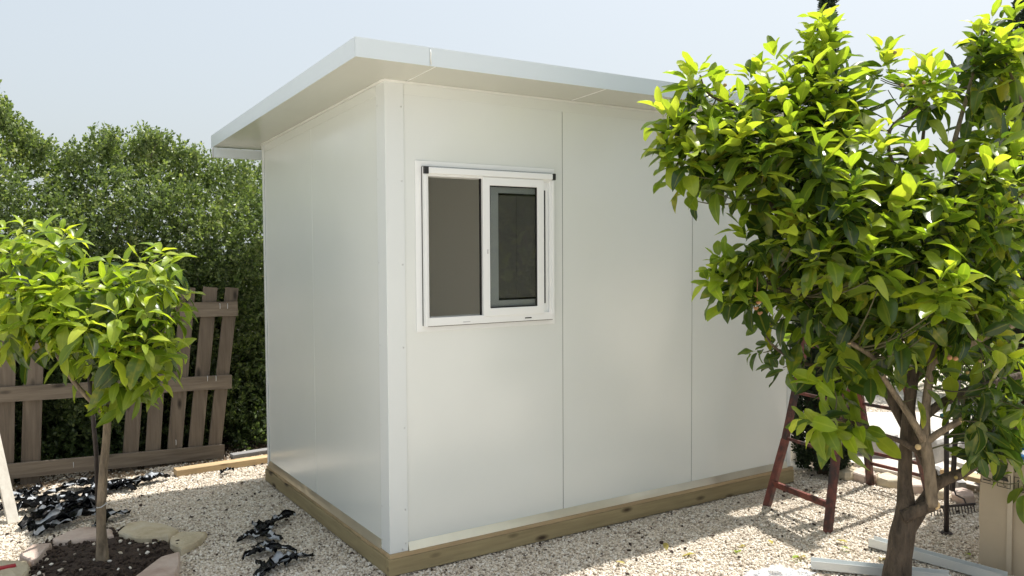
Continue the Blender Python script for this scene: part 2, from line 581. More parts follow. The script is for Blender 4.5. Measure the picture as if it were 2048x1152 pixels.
def points_gn(name, P, base, jit, mat, kind='stuff', flat=0.75):
    """one pebble per point, by geometry nodes"""
    c = P.mean(0)
    me = bpy.data.meshes.new(name)
    me.vertices.add(len(P))
    me.vertices.foreach_set('co', (P - c).astype(np.float32).ravel())
    me.materials.append(mat)
    o = bpy.data.objects.new(name, me)
    COL.objects.link(o)
    o.location = c
    WL[o.name] = Vector(c)
    ng = bpy.data.node_groups.new(name, 'GeometryNodeTree')
    ng.interface.new_socket('Geometry', in_out='INPUT', socket_type='NodeSocketGeometry')
    ng.interface.new_socket('Geometry', in_out='OUTPUT', socket_type='NodeSocketGeometry')
    N, L = ng.nodes, ng.links
    gi, go = N.new('NodeGroupInput'), N.new('NodeGroupOutput')
    ico = N.new('GeometryNodeMeshIcoSphere')
    ico.inputs['Radius'].default_value = base
    ico.inputs['Subdivisions'].default_value = 2
    sp = N.new('GeometryNodeSetPosition')
    nz = N.new('ShaderNodeTexNoise'); nz.inputs['Scale'].default_value = 0.9 / base
    vm = N.new('ShaderNodeVectorMath'); vm.operation = 'SUBTRACT'; vm.inputs[1].default_value = (0.5, 0.5, 0.5)
    vsn = N.new('ShaderNodeVectorMath'); vsn.operation = 'SCALE'; vsn.inputs['Scale'].default_value = base * 1.5
    L.new(nz.outputs['Color'], vm.inputs[0]); L.new(vm.outputs[0], vsn.inputs[0])
    L.new(ico.outputs['Mesh'], sp.inputs['Geometry']); L.new(vsn.outputs[0], sp.inputs['Offset'])
    sm = N.new('GeometryNodeSetMaterial'); sm.inputs['Material'].default_value = mat
    L.new(sp.outputs[0], sm.inputs['Geometry'])
    ip = N.new('GeometryNodeInstanceOnPoints')
    r1 = N.new('FunctionNodeRandomValue'); r1.data_type = 'FLOAT_VECTOR'
    r1.inputs[0].default_value = (-0.5, -0.5, -3.14); r1.inputs[1].default_value = (0.5, 0.5, 3.14)
    r2 = N.new('FunctionNodeRandomValue'); r2.data_type = 'FLOAT_VECTOR'
    r2.inputs[0].default_value = (1 - jit, 1 - jit, (1 - jit) * flat); r2.inputs[1].default_value = (1 + jit, 1 + jit, (1 + jit) * flat)
    r2.inputs['Seed'].default_value = 5
    L.new(gi.outputs[0], ip.inputs['Points']); L.new(sm.outputs[0], ip.inputs['Instance'])
    L.new(r1.outputs[0], ip.inputs['Rotation']); L.new(r2.outputs[0], ip.inputs['Scale'])
    L.new(ip.outputs[0], go.inputs[0])
    md = o.modifiers.new('scatter', 'NODES')
    md.node_group = ng
    props(o, kind=kind)
    return o


def in_view(P, mx=60, my=60):
    v = P - CAM
    z = v @ CF
    u = 1024 + FPX * (v @ CR) / np.maximum(z, 0.01)
    w = 576 - FPX * (v @ CU) / np.maximum(z, 0.01)
    return (z > 0.3) & (u > -mx) & (u < 2048 + mx) & (w > -my) & (w < 1152 + my)


def hmound(X, Y):
    return 0.006 * np.sin(X * 5.1 + 1.3) * np.sin(Y * 4.3 + .4) + 0.004 * np.sin(X * 11 + Y * 7) + 0.004 * np.sin(Y * 13 - X * 5)


n = 560000
X = NR.uniform(-3.2, 6.2, n); Y = NR.uniform(-2.6, 4.2, n)
keep = ~((X > 0.02) & (X < 2.95) & (Y > 0.02) & (Y < 2.0)) & ~inside(soil_poly, X, Y)
P = np.stack([X, Y, NR.uniform(-0.004, 0.004, n)], 1)
P[:, 2] += np.maximum(0, hmound(X, Y)) * 0.8
far = np.linalg.norm(P - CAM, axis=1)
keep &= NR.uniform(0, 1, n) > np.clip((Y + 0.06 * np.sin(X * 7) + 0.05 * np.sin(X * 17 + 2) - 2.72) / 0.42, 0, 0.96)
keep &= in_view(P, 250, 250) & (NR.uniform(0, 1, n) < np.clip(7.5 / far, 0.3, 1))
gravel = points_gn('gravel', P[keep], 0.0064, 0.5, M['pebble'])
props(gravel, 'pale cream crushed stone gravel covering the garden floor', 'gravel')

# dark grit and stray chips lying among the pebbles
m = 900
X = NR.uniform(-2.6, 4.5, m); Y = NR.uniform(-1.6, 3.0, m)
keep = ~((X > -0.02) & (X < 3.0) & (Y > -0.02) & (Y < 2.05)) & ~inside(soil_poly, X, Y)
chips = points_gn('dark_chips', np.stack([X, Y, np.full(m, 0.010)], 1)[keep], 0.009, 0.5, M['soil'], flat=0.5)
props(chips, 'scattered dark soil crumbs lying on the gravel', 'soil crumbs')

# bare earth and litter under the hedge
bm = bmesh.new()
xs_ = np.linspace(-4.2, 3.4, 60)
ra_ = [bm.verts.new((x, 2.86 + .05 * math.sin(x * 7) + .04 * math.sin(x * 17 + 2), 0.0)) for x in xs_]
rb_ = [bm.verts.new((x, 5.0, 0.002)) for x in xs_]
for i in range(len(xs_) - 1): bm.faces.new((ra_[i], ra_[i + 1], rb_[i + 1], rb_[i]))
props(from_bm('hedge_soil', bm, M['soil']), kind='structure')
m = 2600
X = NR.uniform(-3.2, 0.9, m); Y = 2.72 + np.abs(NR.normal(0, .3, m))
lit = points_gn('leaf_litter', np.stack([X, Y, np.full(m, 0.006)], 1), 0.013, 0.6, M['litter'], flat=0.25)
props(lit, 'dry brown leaf litter on the earth under the hedge', 'leaf litter')

# planting bed soil: low mound plus crumbs
bm = bmesh.new()
cx, cy = np.mean([q[0] for q in soil_poly]), np.mean([q[1] for q in soil_poly])
rings = 7
prev = None
for k in range(rings + 1):
    t = k / rings
    ring = []
    for q in soil_poly:
        x, y = q[0] * t + cx * (1 - t), q[1] * t + cy * (1 - t)
        ring.append(bm.verts.new((x, y, 0.035 * (1 - t ** 3) + rnd.uniform(-.006, .006) + 0.004)) if k else None)
    if k == 0:
        ring = [bm.verts.new((cx, cy, 0.045))]
        first = ring[0]
    elif k == 1:
        for i in range(len(ring)): bm.faces.new((first, ring[i], ring[(i + 1) % len(ring)]))
    else:
        for i in range(len(ring)):
            bm.faces.new((prev[i], ring[i], ring[(i + 1) % len(ring)], prev[(i + 1) % len(ring)]))
    prev = ring
bmesh.ops.recalc_face_normals(bm, faces=bm.faces)
soil = props(from_bm('planting_bed', bm, M['soil'], smooth=True), kind='structure')
m = 5200
X = NR.uniform(-2.2, -0.5, m); Y = NR.uniform(-0.2, 1.9, m)
k = inside(soil_poly, X, Y)
clods = points_gn('soil_crumbs', np.stack([X, Y, 0.03 + NR.uniform(-.01, .012, m)], 1)[k], 0.011, 0.6, M['soil'])
k = NR.uniform(0, 1, 240)
X = NR.uniform(-2.0, -0.6, 240); Y = NR.uniform(-0.1, 1.8, 240)
kk = inside(soil_poly, X, Y)
pc_ = points_gn('pale_chips', np.stack([X, Y, np.full(240, 0.044)], 1)[kk], 0.008, 0.6, M['pebble'], flat=.6)
props(pc_, 'pale stone chips sprinkled over the dark soil of the bed', 'stone chips')
props(clods, 'dark brown soil crumbs in the stone ringed planting bed', 'soil')

# ------------------------------------------------------------------ cabin
def Z(z): return z + GZ


cabin = empty('garden_cabin', (0, 0, 0), 'white sandwich panel garden cabin with flat overhanging roof and sliding window', 'cabin')
OX, OYF, OYB = 0.2825, 0.3276, 0.2435
ROOFT, FH = Z(HF + 0.0785), 0.085
FALL = 0.1082 / (D_ + OYF + OYB)
PT = 0.05


def sof(y):                                      # underside of the roof at depth y
    return ROOFT - FH + 0.004 - FALL * (y + OYF)


def prism(name, pts, axis, a, b, mat, parent, bevel=0.0):
    """extrude a polygon (list of 2D) along axis (0=x,1=y) from a to b"""
    bm = bmesh.new()
    mk = (lambda p, t: (t, p[0], p[1])) if axis == 0 else (lambda p, t: (p[0], t, p[1]))
    A = [bm.verts.new(mk(p, a)) for p in pts]
    B = [bm.verts.new(mk(p, b)) for p in pts]
    bm.faces.new(A); bm.faces.new(list(reversed(B)))
    for i in range(len(pts)):
        j = (i + 1) % len(pts)
        bm.faces.new((A[j], A[i], B[i], B[j]))
    bmesh.ops.recalc_face_normals(bm, faces=bm.faces)
    if bevel:
        bmesh.ops.bevel(bm, geom=list(bm.edges), offset=bevel, segments=1, affect='EDGES')
    return from_bm(name, bm, mat, parent)


# base timbers, deck and track
bz0, bz1 = Z(-0.103), Z(-0.020)
box('front_beam', (-0.020, -0.025, bz0), (W_ + 0.012, 0.022, bz1), M['treatedx'], cabin, 0.004)
box('side_beam', (-0.019, 0.024, bz0), (0.028, D_ + 0.01, bz1), M['treatedy'], cabin, 0.004)
box('side_beam', (W_ - 0.035, 0.024, bz0), (W_ + 0.011, D_ + 0.01, bz1), M['treatedy'], cabin, 0.004)
box('rear_beam', (0.030, D_ - 0.036, bz0), (W_ - 0.037, D_ + 0.01, bz1), M['treatedx'], cabin, 0.004)
box('base_runner', (2.25, -0.012, 0.002), (W_ + 0.004, 0.03, bz0 - 0.003), M['treatedx'], cabin, 0.002)
for x, y in ((0.05, 0.07), (1.4, 0.12), (0.06, 1.1), (0.1, D_ - .1), (W_ - .15, D_ - .12)):
    box('support_brick', (x - 0.06, y - 0.05, -0.003), (x + 0.1, y + 0.05, bz0 - 0.002), M['brick'], cabin, 0.002)
# deck board with a straight front edge and a torn left edge
bm = bmesh.new()
top, bot = Z(0.0), Z(-0.018)
edge = []
NE = 60
for i in range(NE + 1):
    y = -0.021 + (D_ + 0.03) * i / NE
    t = mnoise.noise(Vector((y * 6.5, 3.3, 0))) * 0.011 + mnoise.noise(Vector((y * 23, 7.3, 0))) * 0.006
    edge.append((-0.012 + max(-0.006, t), y))
poly = [(W_ + 0.008, -0.021)] + edge + [(W_ + 0.008, D_ + 0.009)]
A = [bm.verts.new((p[0], p[1], top)) for p in poly]
B = [bm.verts.new((p[0], p[1], bot)) for p in poly]
bm.faces.new(A); bm.faces.new(list(reversed(B)))
for i in range(len(poly)):
    j = (i + 1) % len(poly)
    bm.faces.new((A[j], A[i], B[i], B[j]))
bmesh.ops.recalc_face_normals(bm, faces=bm.faces)
deck = from_bm('floor_deck', bm, M['ply'], cabin)
# galvanised floor track (upright lip standing a little proud of the panels)
TH = 0.042
def flashing(a, b, axis, wav):
    bm = bmesh.new()
    N_ = 70
    rows = []
    for i in range(N_ + 1):
        t = a + (b - a) * i / N_
        w = wav * mnoise.noise(Vector((t * 5.0, 2.2, axis))) + wav * .5 * mnoise.noise(Vector((t * 14.0, 6.2, axis)))
        prof_ = [(-0.0125 + w * .6, 0.0008), (-0.006 + w, TH * .5), (0.0016, TH), (0.0032, TH), (0.0032, 0.0008)]
        rows.append([bm.verts.new((t, p[0], Z(p[1])) if axis == 0 else (p[0], t, Z(p[1]))) for p in prof_])
    for i in range(N_):
        for j in range(4): bm.faces.new((rows[i][j], rows[i + 1][j], rows[i + 1][j + 1], rows[i][j + 1]))
    bm.faces.new(rows[0]); bm.faces.new(list(reversed(rows[-1])))
    bmesh.ops.recalc_face_normals(bm, faces=bm.faces)
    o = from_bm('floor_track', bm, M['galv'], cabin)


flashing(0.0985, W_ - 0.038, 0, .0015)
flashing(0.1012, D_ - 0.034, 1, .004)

SX = [0.004, 1.063, 2.063, W_]
SY = [0.004, 1.0704, D_]
G = 0.0021
wx0, wx1, wz0, wz1 = 0.1566 + 0.03, 1.0036 - 0.03, Z(1.0917) + 0.03, Z(1.9453) - 0.03
ztop = sof(0.0) - 0.002
for k in range(3):
    x0, x1 = SX[k] + G, SX[k + 1] - G
    if k == 0: x0 = 0.056
    if k == 2: x1 = W_ - 0.0005
    bm = bmesh.new()
    y0, y1 = 0.004, 0.004 + PT
    if k == 0:                                   # panel with the window hole
        xs = [x0, wx0, wx1, x1]; zs = [Z(0.001), wz0, wz1, ztop]
        vv = [[[bm.verts.new((x, y, z)) for z in zs] for x in xs] for y in (y0, y1)]
        for i in range(3):
            for j in range(3):
                if i == 1 and j == 1: continue
                bm.faces.new((vv[0][i][j], vv[0][i + 1][j], vv[0][i + 1][j + 1], vv[0][i][j + 1]))
                bm.faces.new((vv[1][i][j], vv[1][i][j + 1], vv[1][i + 1][j + 1], vv[1][i + 1][j]))
        for (i, j), (i2, j2) in (((1, 1), (2, 1)), ((2, 1), (2, 2)), ((2, 2), (1, 2)), ((1, 2), (1, 1))):
            bm.faces.new((vv[0][i][j], vv[1][i][j], vv[1][i2][j2], vv[0][i2][j2]))
        per = [(i, 0) for i in range(4)] + [(3, j) for j in range(1, 4)] + [(i, 3) for i in (2, 1, 0)] + [(0, j) for j in (2, 1)]
        for a in range(len(per)):
            i, j = per[a]; i2, j2 = per[(a + 1) % len(per)]
            bm.faces.new((vv[0][i2][j2], vv[1][i2][j2], vv[1][i][j], vv[0][i][j]))
        bmesh.ops.recalc_face_normals(bm, faces=bm.faces)
        from_bm('wall_panel', bm, M['panel'], cabin)
    else:
        bm_box(bm, (x0, y0, Z(0.001)), (x1, y1, ztop), 0.001)
        from_bm('wall_panel', bm, M['panel'], cabin)
# dark seam backing sits inside the joints
for x in SX[1:3]:
    box('joint_seal', (x - 0.0019, 0.0062, Z(0.03)), (x + 0.0019, 0.03, ztop - 0.002), M['gasket'], cabin, 0)
for k in range(2):
    a, b = SY[k] + (0.052 if k == 0 else G), SY[k + 1] - (G if k == 0 else 0.0005)
    prism('wall_panel', [(a, Z(0.001)), (b, Z(0.001)), (b, sof(b) - 0.002), (a, sof(a) - 0.002)], 0, 0.004, 0.004 + PT, M['panel'], cabin, 0.0008)
    c_, d_ = ((a, 0.42) if k == 0 else (1.36, b))  # unseen right wall: doorway gap added to let daylight into the interior
    prism('wall_panel', [(c_, Z(0.001)), (d_, Z(0.001)), (d_, sof(d_) - 0.002), (c_, sof(c_) - 0.002)], 0, W_ - PT - 0.003, W_ - 0.003, M['panel'], cabin, 0.0008)
box('joint_seal', (0.0052, SY[1] - 0.0014, Z(0.03)), (0.03, SY[1] + 0.0014, sof(SY[1]) - 0.004), M['caulk'], cabin, 0)
prism('added_door_header', [(0.422, Z(2.02)), (1.358, Z(2.02)), (1.358, sof(1.358) - 0.002), (0.422, sof(.422) - 0.002)], 0, W_ - PT - 0.003, W_ - 0.003, M['panel'], cabin)
for k in range(3):
    box('rear_wall_panel', (SX[k] + 0.055 * (k == 0) + G, D_ - PT, Z(0.001)), (SX[k + 1] - G - 0.06 * (k == 2), D_ - 0.001, sof(D_) - 0.002), M['panel'], cabin, 0)


def ell(name, x0, y0, sx, sy, wx, wy, t, z0, ztopf, mat):
    """corner angle: outer corner (x0,y0), legs run in +sx / +sy"""
    poly = [(0, 0), (wx, 0), (wx, t), (t, t), (t, wy), (0, wy)]
    bm = bmesh.new()
    A = [bm.verts.new((x0 + sx * p[0], y0 + sy * p[1], z0)) for p in poly]
    B = [bm.verts.new((x0 + sx * p[0], y0 + sy * p[1], ztopf(y0 + sy * p[1]))) for p in poly]
    bm.faces.new(A); bm.faces.new(list(reversed(B)))
    for i in range(6):
        j = (i + 1) % 6
        bm.faces.new((A[j], A[i], B[i], B[j]))
    bmesh.ops.recalc_face_normals(bm, faces=bm.faces)
    bmesh.ops.bevel(bm, geom=[e for e in bm.edges if abs(e.verts[0].co.z - e.verts[1].co.z) > 0.5], offset=0.0012, segments=1, affect='EDGES')
    return from_bm(name, bm, mat, cabin)


tf = lambda y: sof(y) - 0.003
post = ell('corner_post', -0.003, -0.003, 1, 1, 0.0998, 0.1025, 0.0055, Z(0.0012), tf, M['post'])
ell('corner_post', -0.003, D_ + 0.003, 1, -1, 0.06, 0.036, 0.0055, Z(0.0012), tf, M['post'])
ell('corner_post', W_ + 0.003, -0.003, -1, 1, 0.036, 0.08, 0.0055, Z(0.0012), tf, M['post'])
bm = bmesh.new()
bmesh.ops.create_uvsphere(bm, u_segments=8, v_segments=5, radius=0.0052)
for v in bm.verts: v.co.y = -abs(v.co.y) * 0.55
scr = from_bm('screw', bm, M['screw'], None, True)
sme = scr.data
bpy.data.objects.remove(scr)


def screw(p, rz, mat=None, parent=cabin):
    o = bpy.data.objects.new('screw', sme)
    COL.objects.link(o)
    o.location = p
    o.rotation_euler = (0, 0, rz)
    attach(o, parent)


for z in (0.04, 0.21, 0.62, 1.02, 1.43, 1.84, 2.2):
    screw((0.083, -0.003, Z(z)), 0)
    screw((-0.003, 0.088, Z(z + 0.01)), -math.pi / 2)
    screw((-0.003, D_ - 0.018, Z(z + 0.01)), -math.pi / 2)
    screw((W_ - 0.02, -0.003, Z(z)), 0)
screw((0.065, -0.003, Z(0.012)), 0)

# head track and caulk bead under the roof
box('head_track', (0.0985, 0.0005, sof(0) - 0.062), (W_ - 0.04, 0.0035, sof(0) - 0.003), M['panel'], cabin, 0.0004)
prism('head_track', [(0.1015, sof(.1) - 0.056), (D_ - 0.036, sof(D_) - 0.056), (D_ - 0.036, sof(D_) - 0.003), (0.1015, sof(.1) - 0.003)], 0, 0.0005, 0.0035, M['panel'], cabin)


def bead(a, b, r, n_=40):
    pts, rr = [], []
    for i in range(n_ + 1):
        t = i / n_
        p = Vector(a).lerp(Vector(b), t)
        pts.append(p); rr.append(r * (1 + 0.35 * mnoise.noise(Vector((t * 17, a[0] * 3, a[1])))))
    tube('caulk_bead', pts, rr, M['caulk'], cabin, 6)


bead((-0.008, -0.008, sof(0) - 0.002), (W_, -0.008, sof(0) - 0.002), 0.0085)
bead((-0.008, -0.006, sof(0) - 0.002), (-0.008, D_, sof(D_) - 0.002), 0.0085)

# roof: four sandwich panels, fascia flashings, rear gutter
roof = prism('roof', [(-OYF + 0.004, ROOFT - FH + 0.05), (D_ + OYB - 0.004, ROOFT - FH + 0.05 - FALL * (D_ + OYF + OYB)),
                      (D_ + OYB - 0.004, ROOFT - 0.006 - FALL * (D_ + OYF + OYB)), (-OYF + 0.004, ROOFT - 0.006)], 0, -OX + 0.004, W_ + 0.296, M['trim'], cabin)
RX = [-OX + 0.003, 0.11, 1.11, 2.11, W_ + 0.297]
for k in range(4):
    ya, yb = -OYF + 0.003, D_ + OYB - 0.003
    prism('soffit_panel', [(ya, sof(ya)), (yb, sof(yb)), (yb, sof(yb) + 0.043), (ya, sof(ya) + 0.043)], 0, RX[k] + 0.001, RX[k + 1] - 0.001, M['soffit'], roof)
for x in RX[1:4]:
    pts = [(x, y, sof(y) + 0.001) for y in np.linspace(-OYF + 0.01, -0.02, 9)]
    tube('soffit_joint', pts, [0.0035 * (1 + 0.6 * mnoise.noise(Vector((x * 9, p[1] * 20, 0)))) for p in pts], M['caulk'], roof, 6)


def fascia_y(x0, x1, y, name='fascia', dz=0.0):
    # front flashing: upright strip with a small top lip and drip edge
    box(name, (x0, y - 0.0015 - dz, ROOFT - FH), (x1, y + 0.0015 - dz, ROOFT), M['trim'], roof, 0.0006)


fascia_y(-OX, 0.075, -OYF)
fascia_y(0.077, W_ + 0.3, -OYF, dz=0.0025)
box('roof_edge_lip', (-OX + 0.002, -OYF + 0.002, ROOFT - 0.0042), (W_ + 0.298, -OYF + 0.03, ROOFT - 0.002), M['trim'], roof, 0.0003)
yb = D_ + OYB
for x in (-OX, W_ + 0.3):
    prism('fascia', [(-OYF + 0.0025, ROOFT - FH - 0.0005), (yb, ROOFT - FH - FALL * (yb + OYF)), (yb, ROOFT - FALL * (yb + OYF)), (-OYF + 0.0025, ROOFT - 0.0005)],
          0, x - 0.0015, x + 0.0015, M['trim'], roof)
tube('caulk_smear', [(0.076, -OYF - 0.004, ROOFT - 0.012), (0.079, -OYF - 0.0045, ROOFT - 0.03), (0.077, -OYF - 0.0045, ROOFT - 0.05), (0.081, -OYF - 0.004, ROOFT - 0.078)],
     [0.0025, 0.004, 0.003, 0.003], M['caulk'], roof, 6)
rb = ROOFT - FALL * (yb + OYF)
gut = box('rear_gutter', (-OX + 0.004, yb - 0.055, rb - FH - 0.068), (W_ + 0.296, yb - 0.012, rb - FH - 0.004), M['trim'], roof, 0.002)
box('gutter_end', (-OX - 0.001, yb - 0.0535, rb - FH - 0.067), (-OX + 0.003, yb - 0.0135, rb - FH - 0.004), M['sgrey'], roof, 0.0005)
for x in (0.3, 1.4, 2.5):
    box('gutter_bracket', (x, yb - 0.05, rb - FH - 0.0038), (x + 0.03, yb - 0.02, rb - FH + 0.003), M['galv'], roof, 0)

# window ---------------------------------------------------------------
ox0, ox1, oz0, oz1 = 0.1566, 1.0036, Z(1.0917), Z(1.9453)


def frame(name, x0, x1, z0, z1, y0, y1, w, mat, parent, bevel=0.0015, wt=None, wb=None):
    wt = w if wt is None else wt
    wb = w if wb is None else wb
    bm = bmesh.new()
    out = [(x0, z0), (x1, z0), (x1, z1), (x0, z1)]
    inn = [(x0 + w, z0 + wb), (x1 - w, z0 + wb), (x1 - w, z1 - wt), (x0 + w, z1 - wt)]
    L4 = []
    for y in (y0, y1):
        L4.append([bm.verts.new((p[0], y, p[1])) for p in out]); L4.append([bm.verts.new((p[0], y, p[1])) for p in inn])
    fo, fi, bo, bi = L4
    for i in range(4):
        j = (i + 1) % 4
        bm.faces.new((fo[i], fo[j], fi[j], fi[i])); bm.faces.new((bo[j], bo[i], bi[i], bi[j]))
        bm.faces.new((fo[j], fo[i], bo[i], bo[j])); bm.faces.new((fi[i], fi[j], bi[j], bi[i]))
    bmesh.ops.recalc_face_normals(bm, faces=bm.faces)
    if bevel: bmesh.ops.bevel(bm, geom=list(bm.edges), offset=bevel, segments=1, affect='EDGES')
    return from_bm(name, bm, mat, parent)


wf = frame('window', ox0, ox1, oz0, oz1, -0.002, 0.0035, 0.034, M['upvc'], cabin, 0.001)
props(wf, 'white sliding window with an insect screen behind the right sash')
ix0, ix1, iz0, iz1 = ox0 + 0.036, ox1 - 0.022, oz0 + 0.028, oz1 - 0.030
frame('window_frame', ix0, ix1, iz0, iz1, -0.022, 0.06, 0.026, M['upvc'], wf, 0.0015, wt=0.046, wb=0.042)
box('black_gasket', (ix0 - 0.003, -0.006, iz0 + 0.002), (ix0 - 0.0008, 0.0, iz1), M['gasket'], wf, 0)
box('black_gasket', (ix0, -0.006, iz1 + 0.0008), (ix1, 0.0, iz1 + 0.0035), M['gasket'], wf, 0)
box('black_gasket', (ix0 + 0.02, -0.018, iz0 - 0.003), (ix1 - 0.004, -0.003, iz0 - 0.0008), M['gasket'], wf, 0)
box('top_rail', (ix0 + 0.022, -0.036, iz1 - 0.034), (ix1 - 0.012, -0.0225, iz1 - 0.004), M['upvc'], wf, 0.003)
box('rail_end_cap', (ix0 - 0.003, -0.038, iz1 - 0.036), (ix0 + 0.0215, -0.0222, iz1 - 0.001), M['blackp'], wf, 0.002)
box('rail_end_cap', (ix1 - 0.0115, -0.038, iz1 - 0.036), (ix1 + 0.007, -0.0222, iz1 - 0.001), M['blackp'], wf, 0.002)
box('side_guide', (ix0 - 0.0005, -0.034, iz0 - 0.001), (ix0 + 0.011, -0.0225, iz1 - 0.038), M['upvc'], wf, 0.002)
box('side_guide', (ix1 - 0.012, -0.030, iz0 + 0.03), (ix1 - 0.001, -0.0225, iz1 - 0.038), M['upvc'], wf, 0.002)
fw = ox1 - ox0
sx0, sx1 = ox0 + 0.442 * fw, ox0 + 0.897 * fw
sz0, sz1 = iz0 + 0.034, iz1 - 0.037
sash = frame('sash', sx0, sx1, sz0, sz1, -0.0275, -0.004, 0.042, M['upvc'], wf, 0.002)
frame('black_gasket', sx0 + 0.0425, sx1 - 0.0425, sz0 + 0.0425, sz1 - 0.0425, -0.020, -0.012, 0.006, M['gasket'], sash, 0)
box('glass_pane', (sx0 + 0.043, -0.0175, sz0 + 0.043), (sx1 - 0.043, -0.0145, sz1 - 0.043), M['glass'], sash, 0)
box('pull', (sx0 + 0.022, -0.031, (sz0 + sz1) / 2 - 0.035), (sx0 + 0.030, -0.0278, (sz0 + sz1) / 2 - 0.012), M['sgrey'], sash, 0.001)
box('pull', (sx1 - 0.028, -0.031, sz0 + 0.22), (sx1 - 0.020, -0.0278, sz0 + 0.245), M['upvc'], sash, 0.001)
scf = frame('screen_frame', sx0 + 0.03, sx1 + 0.052, sz0 + 0.012, sz1 - 0.012, -0.003, 0.02, 0.078, M['scrf'], wf, 0.001, wt=0.066, wb=0.068)
frame('black_gasket', sx0 + 0.1085, sx1 - 0.0265, sz0 + 0.081, sz1 - 0.079, 0.002, 0.01, 0.002, M['gasket'], scf, 0, wt=0.010, wb=0.010)
box('screen_mesh', (sx0 + 0.109, 0.011, sz0 + 0.081), (sx1 - 0.027, 0.012, sz1 - 0.079), M['screen'], scf, 0)
box('jamb_panel', (sx1 + 0.010, -0.009, sz0 + 0.004), (ix1 - 0.027, -0.0035, sz1 - 0.004), M['upvc'], wf, 0.001)
box('slot', (sx1 + 0.002, -0.0125, sz0 + 0.055), (sx1 + 0.0185, -0.0095, sz1 - 0.055), M['gasket'], wf, 0)
box('black_gasket', (sx0 - 0.005, -0.010, sz0 + 0.008), (sx0 - 0.0005, 0.006, sz1 - 0.006), M['gasket'], wf, 0)
box('drain_slot', (ox0 + 0.30 * fw, -0.0232, iz0 + 0.010), (ox0 + 0.35 * fw, -0.0222, iz0 + 0.015), M['sgrey'], wf, 0)
box('drain_slot', (ox0 + 0.75 * fw, -0.0232, iz0 + 0.012), (ox0 + 0.80 * fw, -0.0222, iz0 + 0.018), M['gasket'], wf, 0)

# ------------------------------------------------------------------ leaves (shared by both citrus trees)
def leaf_template(width, droop, fold, wave, rows=8, seed=0):
    rows = 8
    """blade along +Y, unit length, as (V, quads)"""
    V, Fc = [], []
    for i in range(rows + 1):
        t = i / rows
        w = width * (math.sin(math.pi * min(1, t * 0.93 + 0.03)) ** 0.72) * (1.12 - 0.26 * t)
        if i == rows: w = 0.002
        y = t * (1 - 0.12 * droop * t)
        z = -droop * t * t * 0.55
        wv = wave * math.sin(t * 9 + seed)
        V += [(-w, y, z + fold * w + wv * w), (0, y, z), (w, y, z + fold * w - wv * w)]
    for i in range(rows):
        a = i * 3
        Fc += [(a, a + 1, a + 4, a + 3), (a + 1, a + 2, a + 5, a + 4)]
    s = len(V)                                   # leaf stalk
    V += [(-0.012, -0.12, 0.0), (0.012, -0.12, 0.0), (0.012, 0.03, 0.004), (-0.012, 0.03, 0.004)]
    Fc.append((s, s + 1, s + 2, s + 3))
    return np.array(V), np.array(Fc)


LT = [leaf_template(*a) for a in [(0.23, 0.25, 0.35, 0.10, 8, 0), (0.26, 0.55, 0.25, 0.22, 8, 1), (0.21, 0.1, 0.5, 0.15, 8, 2), (0.25, 0.85, 0.2, 0.28, 8, 3), (0.22, 0.4, 0.75, 0.12, 8, 4), (0.18, 1.2, 0.5, 0.3, 8, 5), (0.245, -0.3, 0.4, 0.2, 8, 6)]]
LT2 = [leaf_template(*a) for a in [(0.19, 0.5, 0.35, 0.1, 6, 0), (0.21, 0.8, 0.25, 0.15, 6, 1), (0.17, 0.3, 0.5, 0.12, 6, 2), (0.20, 1.0, 0.2, 0.12, 6, 3), (0.18, 0.6, 0.5, 0.2, 6, 4), (0.15, 1.3, 0.5, 0.3, 8, 5), (0.185, -0.2, 0.45, 0.25, 8, 6)]]
AGES = ['young', 'mid', 'old']


def basis(d, up):
    d = np.asarray(d, float); d = d / np.linalg.norm(d)
    x = np.cross(d, up)
    nx = np.linalg.norm(x)
    if nx < 1e-4: x = np.cross(d, (1, 0.1, 0)); nx = np.linalg.norm(x)
    x /= nx
    return np.stack([x, d, np.cross(x, d)], 1)


def ribs(V):
    r = np.zeros(len(V), np.float32)
    r[1:len(V) - 4:3] = 1
    r[-4:] = 1
    return r


